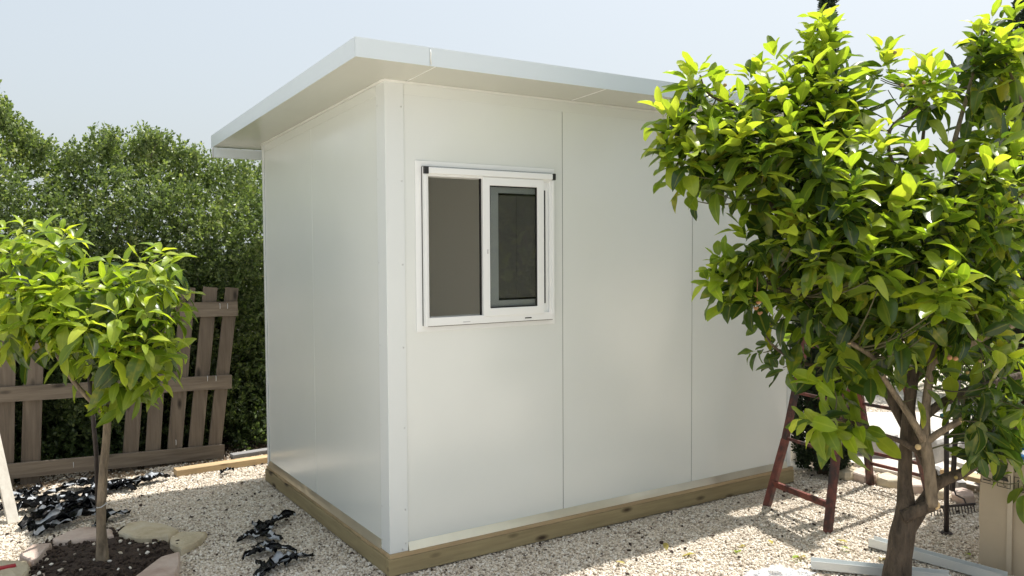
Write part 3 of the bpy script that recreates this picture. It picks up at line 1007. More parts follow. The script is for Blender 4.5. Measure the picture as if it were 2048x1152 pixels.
class Crown:
    def __init__(self): self.L = []              # pos, 3x3, size, age, tint, template

    def leaf(self, p, d, up, size, age, tint):
        self.L.append((np.asarray(p, float), basis(d, up), size, age, tint, rnd.randrange(7)))

    def shoot(self, P, axis, n, size, length, age0=0, droop=0.5, tip=1.0):
        axis = np.asarray(axis, float); axis /= np.linalg.norm(axis)
        B = basis(axis, (0.3, 0.2, 1))
        ph = rnd.uniform(0, 6.28)
        for i in range(n):
            t = i / max(1, n - 1)
            pos = np.asarray(P) - axis * length * (1 - t)
            a = ph + i * 2.399 + rnd.uniform(-.3, .3)
            e = math.radians(5 + 58 * t ** 1.3 * tip + rnd.uniform(-14, 14))
            rad = B[:, 0] * math.cos(a) + B[:, 2] * math.sin(a)
            d = rad * math.cos(e) + axis * math.sin(e)
            d[2] -= droop * (1 - t) * rnd.uniform(0.3, 1.2)
            u = axis + np.array([0, 0, 0.6]) + NR.normal(0, .25, 3)
            s = size * (1 - 0.38 * t ** 2) * rnd.choice((0.62, 0.85, 0.95, 1.0, 1.1)) * rnd.uniform(0.9, 1.1)
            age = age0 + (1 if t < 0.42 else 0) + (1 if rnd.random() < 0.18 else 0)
            self.leaf(pos + d * 0.012, d, u, s, min(2, age), rnd.random())

    def build(self, parent, templates, limit=300):
        # leaves that show largest become parts of their own
        sc = []
        for i, (p, B, s, age, t, k) in enumerate(self.L):
            dpt = depth_of(p)
            c = p + B[:, 1] * s * 0.5
            vis = in_view(c[None, :], -5, -5)[0]
            face = abs(B[:, 2] @ ((CAM - c) / np.linalg.norm(CAM - c)))
            sc.append(((s / dpt) * (0.35 + face) / (1 + 0.9 * (dpt - self.near)) if vis else -1, i))
        sc.sort(reverse=True)
        solo = {i for v, i in sc[:limit] if v > 0}
        variants = {}
        VV, FF, TT, MI, RB = [], [], [], [], []
        off = 0
        for i, (p, B, s, age, t, k) in enumerate(self.L):
            V, Fc = templates[k]
            if i in solo:
                q = int(t * 4)
                key = (k, age, q)
                if key not in variants:
                    me = bpy.data.meshes.new('leaf')
                    me.from_pydata([tuple(v) for v in V], [], [tuple(f) for f in Fc])
                    me.materials.append(M[AGES[age]])
                    me.polygons.foreach_set('use_smooth', [True] * len(me.polygons))
                    at = me.attributes.new('tint', 'FLOAT', 'FACE')
                    at.data.foreach_set('value', [q / 4 + 0.12] * len(me.polygons))
                    at = me.attributes.new('rib', 'FLOAT', 'POINT')
                    at.data.foreach_set('value', ribs(V))
                    variants[key] = me
                o = bpy.data.objects.new('leaf', variants[key])
                COL.objects.link(o)
                Mx = Matrix([[B[r, c] * s for c in range(3)] + [p[r]] for r in range(3)] + [[0, 0, 0, 1]])
                o.matrix_basis = Mx
                attach(o, parent)
            else:
                VV.append((V * s) @ B.T + p)
                FF.append(Fc + off)
                off += len(V)
                TT.append(np.full(len(Fc), t)); MI.append(np.full(len(Fc), age)); RB.append(ribs(V))
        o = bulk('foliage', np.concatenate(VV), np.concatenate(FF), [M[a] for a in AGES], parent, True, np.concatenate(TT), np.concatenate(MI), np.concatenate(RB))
        props(o, kind='stuff')
        return o


def connect(starts, skel, mat, parent, r0=0.005, r1=0.0022, sag=0.06):
    """thin twigs from the limbs to each shoot, one joined part"""
    S = np.array([s for s in skel])
    VV, FF = [], []
    off = 0
    for p, ax in starts:
        p = np.asarray(p)
        dd = np.linalg.norm(S - p, axis=1) + 0.8 * np.maximum(0, S[:, 2] - p[2])
        q = S[int(np.argmin(dd))]
        L = np.linalg.norm(p - q)
        c = (p - np.asarray(ax) * L * 0.4 + q) / 2 + np.array([0, 0, -sag * L * 0.5]) + NR.normal(0, 0.05 * L, 3)
        pts = [(1 - t) ** 2 * q + 2 * t * (1 - t) * c + t * t * p for t in np.linspace(0, 1, 8)]
        k = min(1.7, 0.7 + L)
        V, Fc = tube_np(pts, [r0 * k * (1 - t) + r1 * t for t in np.linspace(0, 1, 8)], 5)
        VV += [np.array(V)]; FF.append(np.array(Fc) + off); off += len(V)
    FF = np.concatenate(FF)
    FF = FF[FF[:, 2] != FF[:, 3]]
    o = bulk('twigs', np.concatenate(VV), FF, mat, parent, True)
    props(o, kind='stuff')


# ------------------------------------------------------------------ large citrus tree
RT = gnd(1793, 1183)
dT = depth_of(RT)
rt = empty('citrus_tree', RT, 'tall citrus tree with forked brown trunk beside the cardboard box', 'tree')


def rp(x, y, dz=0.0): return atd(x, y, dT + dz)


px = dT / FPX                                     # metres per photo pixel at the tree


def limb(name, pts, wid, mat=None, rough=0.10, per=5, n=12):
    """pts: (x, y, depth offset); wid: width in photo pixels"""
    P3 = [rp(*q) for q in pts]
    o, r = spline(P3, [w * px / 2 for w in wid], per)
    tube(name, o, r, mat or M['bark'], rt, n, rough)
    return o


skel = []
tr = [(1786, 1205, 0), (1793, 1160, 0), (1798, 1110, 0), (1806, 1062, 0), (1812, 1020, 0), (1810, 964, 0.02), (1811, 900, .03), (1815, 850, .03), (1822, 780, .02), (1838, 670, 0), (1852, 560, -.02), (1848, 440, 0), (1842, 330, .02), (1850, 240, 0)]
skel += limb('trunk', tr, [66, 54, 49, 47, 38, 27, 25, 24, 22, 19, 17, 13, 9, 5])
b1 = [(1806, 1075, 0.01), (1832, 1030, 0.03), (1856, 995, 0.06), (1866, 962, 0.07), (1850, 920, .08), (1826, 880, .09), (1790, 815, .08), (1752, 745, .06), (1722, 700, .03), (1690, 600, 0), (1660, 480, -.05), (1640, 330, -.05), (1638, 180, -.02), (1642, 90, 0)]
skel += limb('branch', b1, [30, 33, 28, 24, 22, 21, 20, 17, 15, 13, 11, 9, 7, 4])
b2 = [(1806, 1034, -0.03), (1838, 1020, -0.06), (1868, 1010, -0.09)]
skel += limb('branch', b2, [28, 25, 22])
b3 = [(1864, 1012, -0.09), (1862, 970, -.10), (1856, 915, -.10), (1850, 880, -.10), (1852, 810, -.08), (1866, 700, -.06), (1878, 560, -.03), (1884, 430, 0), (1905, 300, 0), (1940, 170, .05), (1965, 60, .05)]
skel += limb('branch', b3, [21, 22, 22, 21, 16, 14, 13, 12, 10, 7, 4], M['barkl'])
b4 = [(1850, 884, -.10), (1830, 850, -.13), (1806, 812, -.15), (1770, 760, -.2), (1745, 715, -.2), (1700, 685, -.22)]
skel += limb('branch', b4, [17, 14, 12, 10, 10, 9], M['barkl'])
b5 = [(1852, 884, -.10), (1884, 862, -.15), (1921, 841, -.2)]
limb('branch', b5, [15, 13, 12], M['barkl'])
b6 = [(1862, 975, .06), (1892, 958, .03), (1925, 946, 0), (1960, 925, -.02), (2010, 880, -.05), (2060, 830, -.05)]
skel += limb('branch', b6, [26, 24, 20, 13, 10, 7])
b7 = [(1853, 830, -.07), (1885, 805, -.05), (1935, 783, 0), (2000, 762, .05), (2080, 730, .1), (2150, 640, .1), (2200, 500, .1)]
skel += limb('branch', b7, [17, 18, 17, 15, 13, 11, 8])
b8 = [(1832, 750, .05), (1870, 722, -.05), (1910, 702, -.15), (1980, 668, -.2), (2060, 628, -.2), (2110, 540, -.2), (2100, 400, -.15), (2060, 250, -.1), (2010, 120, 0)]
skel += limb('branch', b8, [13, 14, 14, 14, 13, 11, 9, 7, 4], M['barkl'])
b9 = [(1846, 908, -.04), (1800, 882, -.06), (1760, 868, -.09), (1730, 852, -.12), (1690, 842, -.15), (1650, 836, -.18)]
skel += limb('branch', b9, [15, 11, 9, 8, 6, 4])
b10 = [(1735, 715, .02), (1680, 730, 0), (1620, 730, -.03), (1575, 712, -.05), (1545, 690, -.05), (1522, 655, -.05)]
skel += limb('branch', b10, [9, 8, 7, 6, 5, 3])
b11 = [(1680, 560, 0), (1610, 500, -.1), (1550, 420, -.15), (1500, 330, -.2), (1440, 280, -.2), (1380, 272, -.2), (1345, 262, -.2)]
skel += limb('branch', b11, [12, 11, 9, 8, 6, 5, 3])
b12 = [(1842, 420, 0), (1790, 340, -.1), (1780, 260, -.1), (1850, 200, -.1), (1862, 160, -.1)]
skel += limb('branch', b12, [10, 8, 7, 5, 3])
b13 = [(1690, 610, 0), (1600, 590, -.15), (1520, 560, -.2), (1450, 545, -.2)]
skel += limb('branch', b13, [10, 8, 6, 3])
b14 = [(1880, 520, 0), (1950, 450, .1), (2030, 400, .1), (2110, 360, .1)]
skel += limb('branch', b14, [10, 8, 7, 5])
b15 = [(1640, 400, -.05), (1560, 300, -.1), (1500, 230, -.1), (1420, 190, -.12), (1400, 150, -.12)]
skel += limb('branch', b15, [9, 8, 6, 5, 3])


def cutface(q, towards, w):
    c = Vector(rp(*q)); d = (Vector(rp(*towards)) - c).normalized()
    r = w * px / 2
    tube('cut_end', [c - d * 0.004, c + d * 0.0035], [r * 0.96, r * 0.93], M['cut'], rt, 12, 0.05)


cutface((1870, 1010, -0.095), (1882, 1009, -0.30), 20)
cutface((1922, 840.5, -0.2), (1950, 830, -0.25), 11.5)
cutface((1699, 684.5, -0.22), (1690, 683, -0.23), 9)
cutface((1836, 894, -0.16), (1832, 892, -0.4), 12)

rc = Crown()
rc.near = dT - 0.9
LS = 0.150
starts = []


def tshoot(x, y, dz, ax=None, n=11, s=LS, ln=0.13, age0=0, droop=0.5):
    P = rp(x, y, dz)
    if ax is None:
        c = rp(1760, 520, 0)
        ax = (P - c) * 0.55 + np.array([0, 0, 0.55]) + NR.normal(0, .18, 3)
    ax = np.asarray(ax, float); ax /= np.linalg.norm(ax)
    rc.shoot(P, ax, n, s, ln, age0, droop)
    starts.append((P - ax * ln, ax))


# outline shoots read off the photograph: x, y, depth offset
UPV = np.array([0, 0, 1.0])
for x, y, dz, lean in [(1320, 215, -.25, -.35), (1338, 262, -.3, -.4), (1330, 310, -.25, -.9), (1345, 345, -.2, -1.1), (1400, 135, -.2, -.1), (1390, 185, -.25, -.3), (1440, 205, -.1, -.1), (1420, 250, -.3, -.3),
                       (1365, 215, -.1, -.3), (1500, 150, -.1, -.15), (1548, 100, 0, -.15), (1590, 125, -.1, 0), (1535, 175, -.25, -.2), (1640, 38, -.1, 0), (1655, 85, -.15, .25), (1615, 85, -.1, -.35),
                       (1672, 135, -.2, .5), (1640, 150, -.25, 0), (1600, 205, -.3, -.2), (1690, 195, -.1, .6), (1700, 235, -.1, .6), (1765, 95, .1, -.1), (1782, 120, .1, .1), (1850, 125, -.1, .1),
                       (1878, 150, -.15, .4), (1830, 150, -.1, -.3), (1895, 180, -.1, .6), (1840, 185, -.2, -.4), (1955, 62, 0, -.3), (1985, 30, 0, 0), (2010, 70, -.1, .3), (2030, 20, .1, 0),
                       (1960, 105, .1, -.3), (2035, 110, -.1, .3), (1780, 245, -.3, -.1), (1765, 290, -.35, -.4), (1830, 290, -.3, .2), (1735, 265, -.3, -.3),
                       (1985, 330, -.4, 0), (2030, 345, -.4, .1), (2035, 300, -.2, .2), (1960, 260, -.1, -.2), (2010, 235, -.1, 0), (2040, 180, 0, .3), (1950, 215, .1, -.2), (1930, 300, 0, 0),
                       (1590, 415, -.5, 0), (1560, 445, -.45, -.4), (1620, 440, -.5, .2), (1430, 540, -.3, -1.2), (1415, 560, -.3, -1.6), (1440, 515, -.3, -.8), (1480, 450, -.3, -.5), (1500, 560, -.35, -.5),
                       (1740, 490, -.55, .1), (1775, 530, -.5, .3), (1880, 560, -.6, -.1), (1920, 570, -.6, .3), (1905, 540, -.55, 0), (1850, 470, -.5, 0), (1800, 440, -.5, 0), (1945, 480, -.4, .2),
                       (1700, 330, -.5, 0), (1640, 300, -.5, 0), (1520, 300, -.45, -.2), (1470, 350, -.3, -.4), (1420, 330, -.3, -.4), (1380, 300, -.35, -.4), (1560, 360, -.4, -.2),
                       (1375, 150, -.2, -.3), (1430, 165, -.15, 0), (1460, 190, -.2, .1), (1480, 205, -.3, -.1), (1350, 235, -.3, -.5), (1330, 285, -.3, -.6), (1520, 130, -.1, -.2), (1575, 150, -.2, -.1), (1625, 60, -.15, -.2), (1660, 55, -.1, .2), (1625, 120, -.3, -.2), (1690, 160, -.2, .5), (1580, 240, -.4, -.1), (1480, 260, -.4, -.2), (1650, 230, -.4, .1), (1700, 270, -.35, .3), (1775, 105, .05, 0), (1865, 135, -.2, .2), (1830, 370, -.5, 0), (1890, 350, -.4, .2), (1900, 420, -.45, .2), (2040, 430, -.3, .2), (1990, 440, -.4, 0), (1690, 400, -.55, 0), (1660, 470, -.55, -.1)]:
    tshoot(x, y, dz, CR * lean * 0.8 + UPV + NR.normal(0, .15, 3) - CF * 0.25, rnd.randint(9, 13), LS * rnd.uniform(.85, 1.08), rnd.uniform(.10, .16))
# inner volume: older, hanging foliage; cx, cy, rx, ry, depth, depth radius, count
for cx_, cy_, rx, ry, dz, rd, cnt in [(1420, 275, 75, 70, -.15, .25, 20), (1560, 270, 130, 110, -.1, .4, 44), (1645, 180, 55, 90, -.05, .25, 16), (1700, 400, 190, 110, -.1, .55, 52), (1860, 400, 120, 120, 0, .5, 26),
                                      (1990, 380, 90, 150, 0, .5, 44), (1995, 130, 50, 90, .1, .3, 12), (1605, 510, 95, 85, -.1, .45, 38), (1730, 560, 150, 90, -.1, .55, 34), (1900, 590, 120, 90, -.1, .5, 17), (2010, 580, 70, 130, -.1, .5, 28),
                                      (1670, 640, 75, 55, -.05, .4, 11), (1800, 650, 90, 60, -.2, .4, 9), (1930, 690, 110, 60, -.1, .4, 7), (2020, 750, 60, 90, 0, .4, 12), (1700, 770, 50, 40, 0, .3, 4), (1470, 540, 45, 40, -.2, .2, 9), (2010, 850, 60, 60, 0, .35, 15)]:
    for _ in range(cnt):
        while True:
            a = NR.uniform(-1, 1, 3)
            if a @ a < 1: break
        P = rp(cx_ + a[0] * rx, cy_ + a[1] * ry, dz + a[2] * rd)
        c = rp(1780, 620, 0)
        ax = (P - c) * 0.8 + np.array([0, 0, 0.25]) + NR.normal(0, .35, 3)
        ax /= np.linalg.norm(ax)
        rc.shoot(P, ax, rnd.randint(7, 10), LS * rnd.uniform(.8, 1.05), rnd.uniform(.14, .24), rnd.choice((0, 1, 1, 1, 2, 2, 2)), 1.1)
        starts.append((P - ax * 0.18, ax))
# low tuft in front of the ladder, hanging
for x, y, dz in [(1606, 838, -.22), (1640, 850, -.2), (1672, 858, -.18), (1700, 850, -.15), (1655, 838, -.1), (1715, 862, -.1), (1645, 725, -.1), (1672, 755, -.1), (1630, 765, -.12), (1695, 720, -.1), (1660, 690, -.15)]:
    P = rp(x, y, dz)
    rc.shoot(P, (-CR * .8 + UPV * .2 - CF * .3), 7, LS * 1.05, 0.10, 0, 1.3)
    starts.append((P + CR * .07, -CR))
# withered dark tuft at the left
for x, y, dz in [(1516, 650, -.05), (1535, 690, -.05), (1560, 715, -.05), (1505, 705, -.04), (1585, 725, -.02), (1545, 735, -.03), (1600, 700, 0)]:
    P = rp(x, y, dz)
    rc.shoot(P, (-CR * .5 - UPV * .6 + NR.normal(0, .3, 3)), 6, LS * .62, 0.08, 2, 1.2)
    starts.append((P + CR * .05, -CR))
# dark hanging leaves over the box
for x, y, dz in [(1930, 900, -.1), (1960, 890, -.15), (1990, 905, -.2), (1945, 915, -.15), (2015, 880, -.15), (1925, 860, -.05), (2040, 845, -.3)]:
    P = rp(x, y, dz)
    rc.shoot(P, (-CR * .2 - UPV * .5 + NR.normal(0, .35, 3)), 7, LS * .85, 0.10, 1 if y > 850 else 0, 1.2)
    starts.append((P + UPV * .06, -UPV))
rc.build(rt, LT, 300)
connect(starts, skel, M['twig'], rt)
# withered blossoms and small buds
for x, y, dz in [(1514, 590, -.3), (1517, 604, -.3), (1512, 616, -.3), (1520, 626, -.3), (1900, 716, -.3), (1913, 718, -.3)]:
    p = Vector(rp(x, y, dz))
    bm = bmesh.new()
    bmesh.ops.create_icosphere(bm, subdivisions=2, radius=0.010)
    for v in bm.verts: v.co = v.co * (1 + 0.9 * mnoise.noise(v.co * 70 + p * 9)) + p
    from_bm('withered_blossom', bm, M['blossom'], rt)
tube('blossom_stalk', [rp(1513, 545, -.3), rp(1515, 570, -.3), rp(1514, 590, -.3)], [.002, .002, .003], M['blossom'], rt, 5)
for x, y in [(1804, 170), (1848, 165), (1790, 105), (1912, 955), (1931, 958), (1960, 722), (1935, 745), (1840, 310), (1450, 170)]:
    p = Vector(rp(x, y, -.3))
    bm = bmesh.new()
    bmesh.ops.create_icosphere(bm, subdivisions=1, radius=0.009, matrix=Matrix.Translation(p))
    from_bm('flower_bud', bm, M['dryleaf'], rt, True)

# ------------------------------------------------------------------ young citrus tree on the left
LTB = gnd(204, 1122, 0.03)
dL = depth_of(LTB)
lt = empty('young_citrus_tree', LTB, 'young citrus tree with bright green drooping leaves in the stone ringed bed', 'tree')


def lp(x, y, dz=0.0): return atd(x, y, dL + dz)


pl = dL / FPX


def llimb(name, pts, wid, mat):
    o, r = spline([lp(*q) for q in pts], [w * pl / 2 for w in wid], 5)
    tube(name, o, r, mat, lt, 10, 0.08)
    return o


sk = []
sk += llimb('trunk', [(205, 1135, 0), (204, 1100, 0), (202, 1045, 0), (204, 985, 0), (208, 930, 0), (213, 875, 0), (214, 830, 0), (210, 770, 0), (220, 690, 0), (250, 620, 0), (285, 560, 0), (310, 520, 0)],
            [29, 23, 18, 18, 16, 15, 15, 13, 11, 9, 6, 4], M['barkl'])
sk += llimb('branch', [(212, 835, 0), (185, 805, -.02), (160, 778, -.03), (135, 745, -.03), (110, 700, 0), (85, 620, 0), (70, 540, 0), (60, 480, 0)], [10, 10, 9, 8, 7, 6, 5, 3], M['barkl'])
sk += llimb('branch', [(110, 700, 0), (60, 640, .1), (10, 590, .1), (-60, 540, .1)], [7, 6, 4, 3], M['barkl'])
sk += llimb('branch', [(215, 730, 0), (270, 690, -.05), (330, 650, -.05), (370, 600, -.05)], [8, 6, 5, 3], M['barkl'])
lc = Crown()
lc.near = dL - 0.6
LL = 0.158
ls = []


def lshoot(x, y, dz, ax, n, s, ln, age, droop):
    P = lp(x, y, dz)
    ax = np.asarray(ax, float); ax /= np.linalg.norm(ax)
    lc.shoot(P, ax, n, s, ln, age, droop, 0.7)
    ls.append((P - ax * ln, ax))


for x, y, dz, lean in [(10, 462, 0, -.2), (45, 448, -.1, 0), (85, 455, -.1, .1), (125, 462, 0, .3), (60, 480, -.25, 0), (110, 490, -.2, .3), (20, 500, -.3, -.2), (150, 480, .05, .5), (-30, 470, 0, -.2), (-40, 530, -.1, -.4),
                       (215, 525, 0, -.1), (245, 515, .05, 0), (280, 515, -.1, 0), (320, 500, -.05, .1), (345, 515, -.05, .4), (300, 540, -.25, 0), (255, 555, -.3, -.1), (205, 560, -.2, -.2), (340, 560, -.2, .5), (375, 585, 0, 1), (360, 620, -.1, 1),
                       (160, 560, -.3, -.1), (110, 560, -.35, -.1), (60, 560, -.35, -.2), (15, 570, -.3, -.4), (130, 620, -.4, 0), (180, 640, -.45, 0), (230, 620, -.4, .1), (290, 610, -.35, .2), (90, 640, -.4, -.2), (40, 630, -.4, -.3), (0, 640, -.3, -.3),
                       (340, 680, -.2, .9), (360, 700, -.1, .9), (320, 730, -.2, .6), (290, 680, -.35, .3), (240, 690, -.4, .1), (170, 700, -.35, -.1), (120, 690, -.3, -.2), (240, 745, -.2, .2), (255, 770, -.15, .3)]:
    lshoot(x, y, dz, CR * lean + UPV * .9 + NR.normal(0, .2, 3) - CF * .3, rnd.randint(9, 12), LL * rnd.uniform(.85, 1.1), rnd.uniform(.08, .13), 0, 1.0)
for cx_, cy_, rx, ry, dz, rd, cnt in [(60, 570, 110, 80, 0, .35, 34), (280, 610, 85, 75, 0, .35, 30), (170, 640, 110, 60, 0, .35, 26), (290, 720, 70, 45, 0, .3, 16), (30, 660, 60, 30, 0, .25, 8)]:
    for _ in range(cnt):
        while True:
            a = NR.uniform(-1, 1, 3)
            if a @ a < 1: break
        P = lp(cx_ + a[0] * rx, cy_ + a[1] * ry, dz + a[2] * rd)
        ax = (P - lp(190, 760, 0)) + NR.normal(0, .2, 3)
        lshoot(cx_ + a[0] * rx, cy_ + a[1] * ry, dz + a[2] * rd, ax, rnd.randint(7, 9), LL * rnd.uniform(.8, 1), .14, rnd.choice((0, 0, 1, 1)), 1.3)
for x, y, dz in [(205, 815, -.05), (215, 820, -.03), (195, 812, -.02)]:
    P = lp(x, y, dz)
    lc.shoot(P, -UPV * .5 + NR.normal(0, .3, 3), 6, LL * .6, 0.03, 0, 1.0)
lc.build(lt, LT2, 300)
connect(ls, sk, M['twig'], lt, 0.004, 0.002)

# stake beside the trunk
st = empty('plant_stake', gnd(199, 1066), 'thin dark metal rod standing beside the young tree trunk', 'stake')
a_ = np.array(gnd(197, 1058)); top_ = atd(177, 735, dL + 0.12)
tube('rod', [a_ - np.array([0, 0, .02]), (a_ + top_) / 2 + np.array([.012, 0, 0]), top_], [.012, .012, .011], M['steel'], st, 8)
tube('tie_wire', [lp(194, 1016, -.06), lp(203, 1014, -.075), lp(214, 1006, -.03), lp(205, 1006, .05), lp(194, 1012, .04), lp(194, 1016, -.06)], [.0025] * 6, M['sgrey'], st, 5)

# ------------------------------------------------------------------ hedges, cypresses
def quad_leaves(P, D, L, Wd, fold=0.3):
    """two-triangle leaves: base P, direction D, length L, half width Wd"""
    n_ = len(P)
    D = D / np.linalg.norm(D, axis=1, keepdims=True)
    R0 = NR.normal(0, 1, (n_, 3))
    S = np.cross(D, R0); S /= np.linalg.norm(S, axis=1, keepdims=True) + 1e-9
    Nn = np.cross(S, D)
    Lc, Wc = L[:, None], Wd[:, None]
    base, tip = P, P + D * Lc
    midp = P + D * Lc * 0.52
    lft, rgt = midp - S * Wc + Nn * Wc * fold, midp + S * Wc + Nn * Wc * fold
    V = np.stack([base, lft, tip, rgt], 1).reshape(-1, 3)
    i = np.arange(n_) * 4
    Fc = np.concatenate([np.stack([i, i + 2, i + 1], 1), np.stack([i, i + 3, i + 2], 1)])
    return V, Fc


def hedge_leaves(base, ax, per, ln, leaf, jitter=1.0, clump=None):
    """sprigs: base (n,3), axis (n,3)"""
    n_ = len(base)
    ax = ax / np.linalg.norm(ax, axis=1, keepdims=True)
    t = NR.uniform(0.1, 1, (n_, per, 1))
    P = base[:, None, :] + ax[:, None, :] * ln * t
    D = ax[:, None, :] * 0.55 + NR.normal(0, 0.62 * jitter, (n_, per, 3))
    L = NR.uniform(0.75, 1.3, (n_, per)) * leaf
    tint = np.clip((clump[:, None] if clump is not None else NR.uniform(0.2, 0.8, (n_, 1))) + NR.normal(0, .17, (n_, per)), 0, 1)
    V, Fc = quad_leaves(P.reshape(-1, 3), D.reshape(-1, 3), L.ravel(), L.ravel() * 0.27)
    return V, Fc, np.concatenate([tint.ravel(), tint.ravel()])


def join(parts):
    VV, FF, TT = [], [], []
    off = 0
    for V, Fc, T in parts:
        VV.append(V); FF.append(Fc + off); TT.append(T); off += len(V)
    return np.concatenate(VV), np.concatenate(FF), np.concatenate(TT)


def fbm(X, Y, s, seed=0):
    r = np.zeros(len(X))
    for k in range(4):
        r += np.sin(X * s * 1.9 ** k + seed * 1.7 + k * 2.1) * np.sin(Y * s * 1.9 ** k * 1.13 + seed + k * 1.3) / 1.6 ** k
    return r


HT = [(-40, 150), (0, 205), (20, 215), (40, 262), (70, 285), (105, 292), (130, 305), (160, 285), (190, 262), (225, 250), (250, 275), (275, 258), (300, 250), (325, 275), (360, 300), (400, 318), (430, 320), (460, 324), (500, 330), (540, 326), (600, 330), (700, 335)]
HT = [(q[0], q[1] + (30 if 140 < q[0] < 330 else 20 if q[0] < 30 else 12 if q[0] < 140 else 8)) for q in HT]                # shoots stand about 30 px above the body
HTx = np.array([aty(q[0], q[1], 3.5)[0] for q in HT]); HTz = np.array([aty(q[0], q[1], 3.5)[2] for q in HT])


def htop(x): return np.interp(x, HTx, HTz)


hd = empty('hedge', (-1.0, 3.7, 0), 'tall dense green hedge behind the slatted fence panel', 'hedge')
parts = []


def hedge_front(x0, x1, nsp, per, leaf, ln, y0=3.12):
    x = NR.uniform(x0, x1, nsp)
    zt = htop(x)
    z = zt * NR.uniform(0, 1, nsp) ** 0.9
    dep = NR.exponential(0.22, nsp)
    lump = fbm(x, z, 3.2, 2)
    y = y0 + dep + 0.10 * lump - 0.28 * np.clip((z - 0.9) / 1.2, 0, 1) * np.clip((zt - z) / 0.5, 0, 1) + 0.7 * np.clip(1 - (zt - z) / 0.5, 0, 1) ** 1.6
    ok = y < 4.3
    base = np.stack([x, y, np.maximum(z - 0.06, 0.01)], 1)[ok]
    ax = NR.normal(0, .5, (ok.sum(), 3)) + np.array([0, -0.55, 0.65])
    return hedge_leaves(base, ax, per, ln, leaf, 1.0, np.clip(0.42 + 0.12 * fbm(x, z, 7, 5)[ok] + 0.12 * np.clip((z[ok] - 1.2), -1, 1), .1, .85))  # tint climbs with height: lit top and shaded foot put into leaf colour


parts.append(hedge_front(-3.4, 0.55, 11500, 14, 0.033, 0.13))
# fuller body behind so that no daylight gets through low down
x = NR.uniform(-3.6, 0.8, 5200); zt = htop(x)
z = zt * NR.uniform(0, 1, len(x)); y = NR.uniform(3.4, 4.4, len(x))
ok = z < zt - 0.10 - 0.5 * np.abs(y - 3.75)
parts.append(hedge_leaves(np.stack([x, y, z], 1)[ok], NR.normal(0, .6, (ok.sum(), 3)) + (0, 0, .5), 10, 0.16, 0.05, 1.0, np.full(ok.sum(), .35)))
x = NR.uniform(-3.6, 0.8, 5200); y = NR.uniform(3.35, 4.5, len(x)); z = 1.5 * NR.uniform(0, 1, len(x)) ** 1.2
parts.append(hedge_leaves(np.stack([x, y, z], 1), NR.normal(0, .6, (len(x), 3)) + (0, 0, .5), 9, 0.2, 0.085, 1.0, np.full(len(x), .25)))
# upright shoots along the top edge
x = np.concatenate([NR.uniform(-3.3, 0.5, 330)] + [aty(q, 300, 3.5)[0] + NR.normal(0, .05, 26) for q in (5, 30, 70, 215, 290, 315, 370)])
zt = htop(x)
hh = NR.uniform(0.05, 0.24, len(x))
by = NR.uniform(3.3, 3.9, len(x))
for k in range(3):
    b = np.stack([x, by, zt - 0.12 + hh * k * 0.33], 1)
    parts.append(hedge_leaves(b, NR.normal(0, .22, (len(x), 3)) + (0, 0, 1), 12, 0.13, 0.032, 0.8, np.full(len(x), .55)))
V, Fc, T = join(parts)
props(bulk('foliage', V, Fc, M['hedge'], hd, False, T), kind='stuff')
VV, FF = [], []
off = 0
for _ in range(70):
    x = rnd.uniform(-3.2, 0.4)
    z0 = rnd.uniform(0, 1.6)
    a = Vector((x, rnd.uniform(3.3, 3.8), z0)); d = Vector((rnd.uniform(-.5, .5), rnd.uniform(-.3, .1), 1)).normalized()
    L = rnd.uniform(.5, 1.0)
    pts = [a + d * L * t + Vector((mnoise.noise(Vector((t * 3, x, 0))) * .06, mnoise.noise(Vector((x, t * 3, 5))) * .06, 0)) for t in (0, .25, .5, .75, 1)]
    v, f = tube_np(pts, [.009, .008, .006, .005, .003], 5)
    VV.append(np.array(v)); FF.append(np.array(f) + off); off += len(v)
FF = np.concatenate(FF)
props(bulk('stems', np.concatenate(VV), FF[FF[:, 2] != FF[:, 3]], M['hedgetwig'], hd, True), kind='stuff')

# hedge closing the garden behind the cabin's right end
h2 = empty('hedge', (7.6, 1.5, 0), 'dark green hedge closing the garden beyond the pale terrace', 'hedge')
nn = 5200
y = NR.uniform(-2.2, 5.2, nn)
zt = 2.45 + 0.25 * fbm(y, y * .3, 1.7, 3) * .6
z = zt * NR.uniform(0, 1, nn)
x = 7.3 + NR.exponential(.25, nn) + 0.12 * fbm(y, z, 2.4, 8) + .5 * np.clip(1 - (zt - z) / .4, 0, 1) ** 1.5
V, Fc, T = hedge_leaves(np.stack([x, y, z], 1), NR.normal(0, .5, (nn, 3)) + (-.6, 0, .6), 13, 0.2, 0.06, 1.0, np.clip(.4 + .1 * fbm(y, z, 5, 1), .1, .8))
props(bulk('foliage', V, Fc, M['hedge'], h2, False, T), kind='stuff')
for yy in np.linspace(-1.8, 5, 12):
    tube('stem', [(8.0, yy, 0), (8.0 + rnd.uniform(-.1, .1), yy + rnd.uniform(-.1, .1), 1.0), (8.0, yy + rnd.uniform(-.2, .2), 2.0)], [.03, .022, .01], M['hedgetwig'], h2, 6)


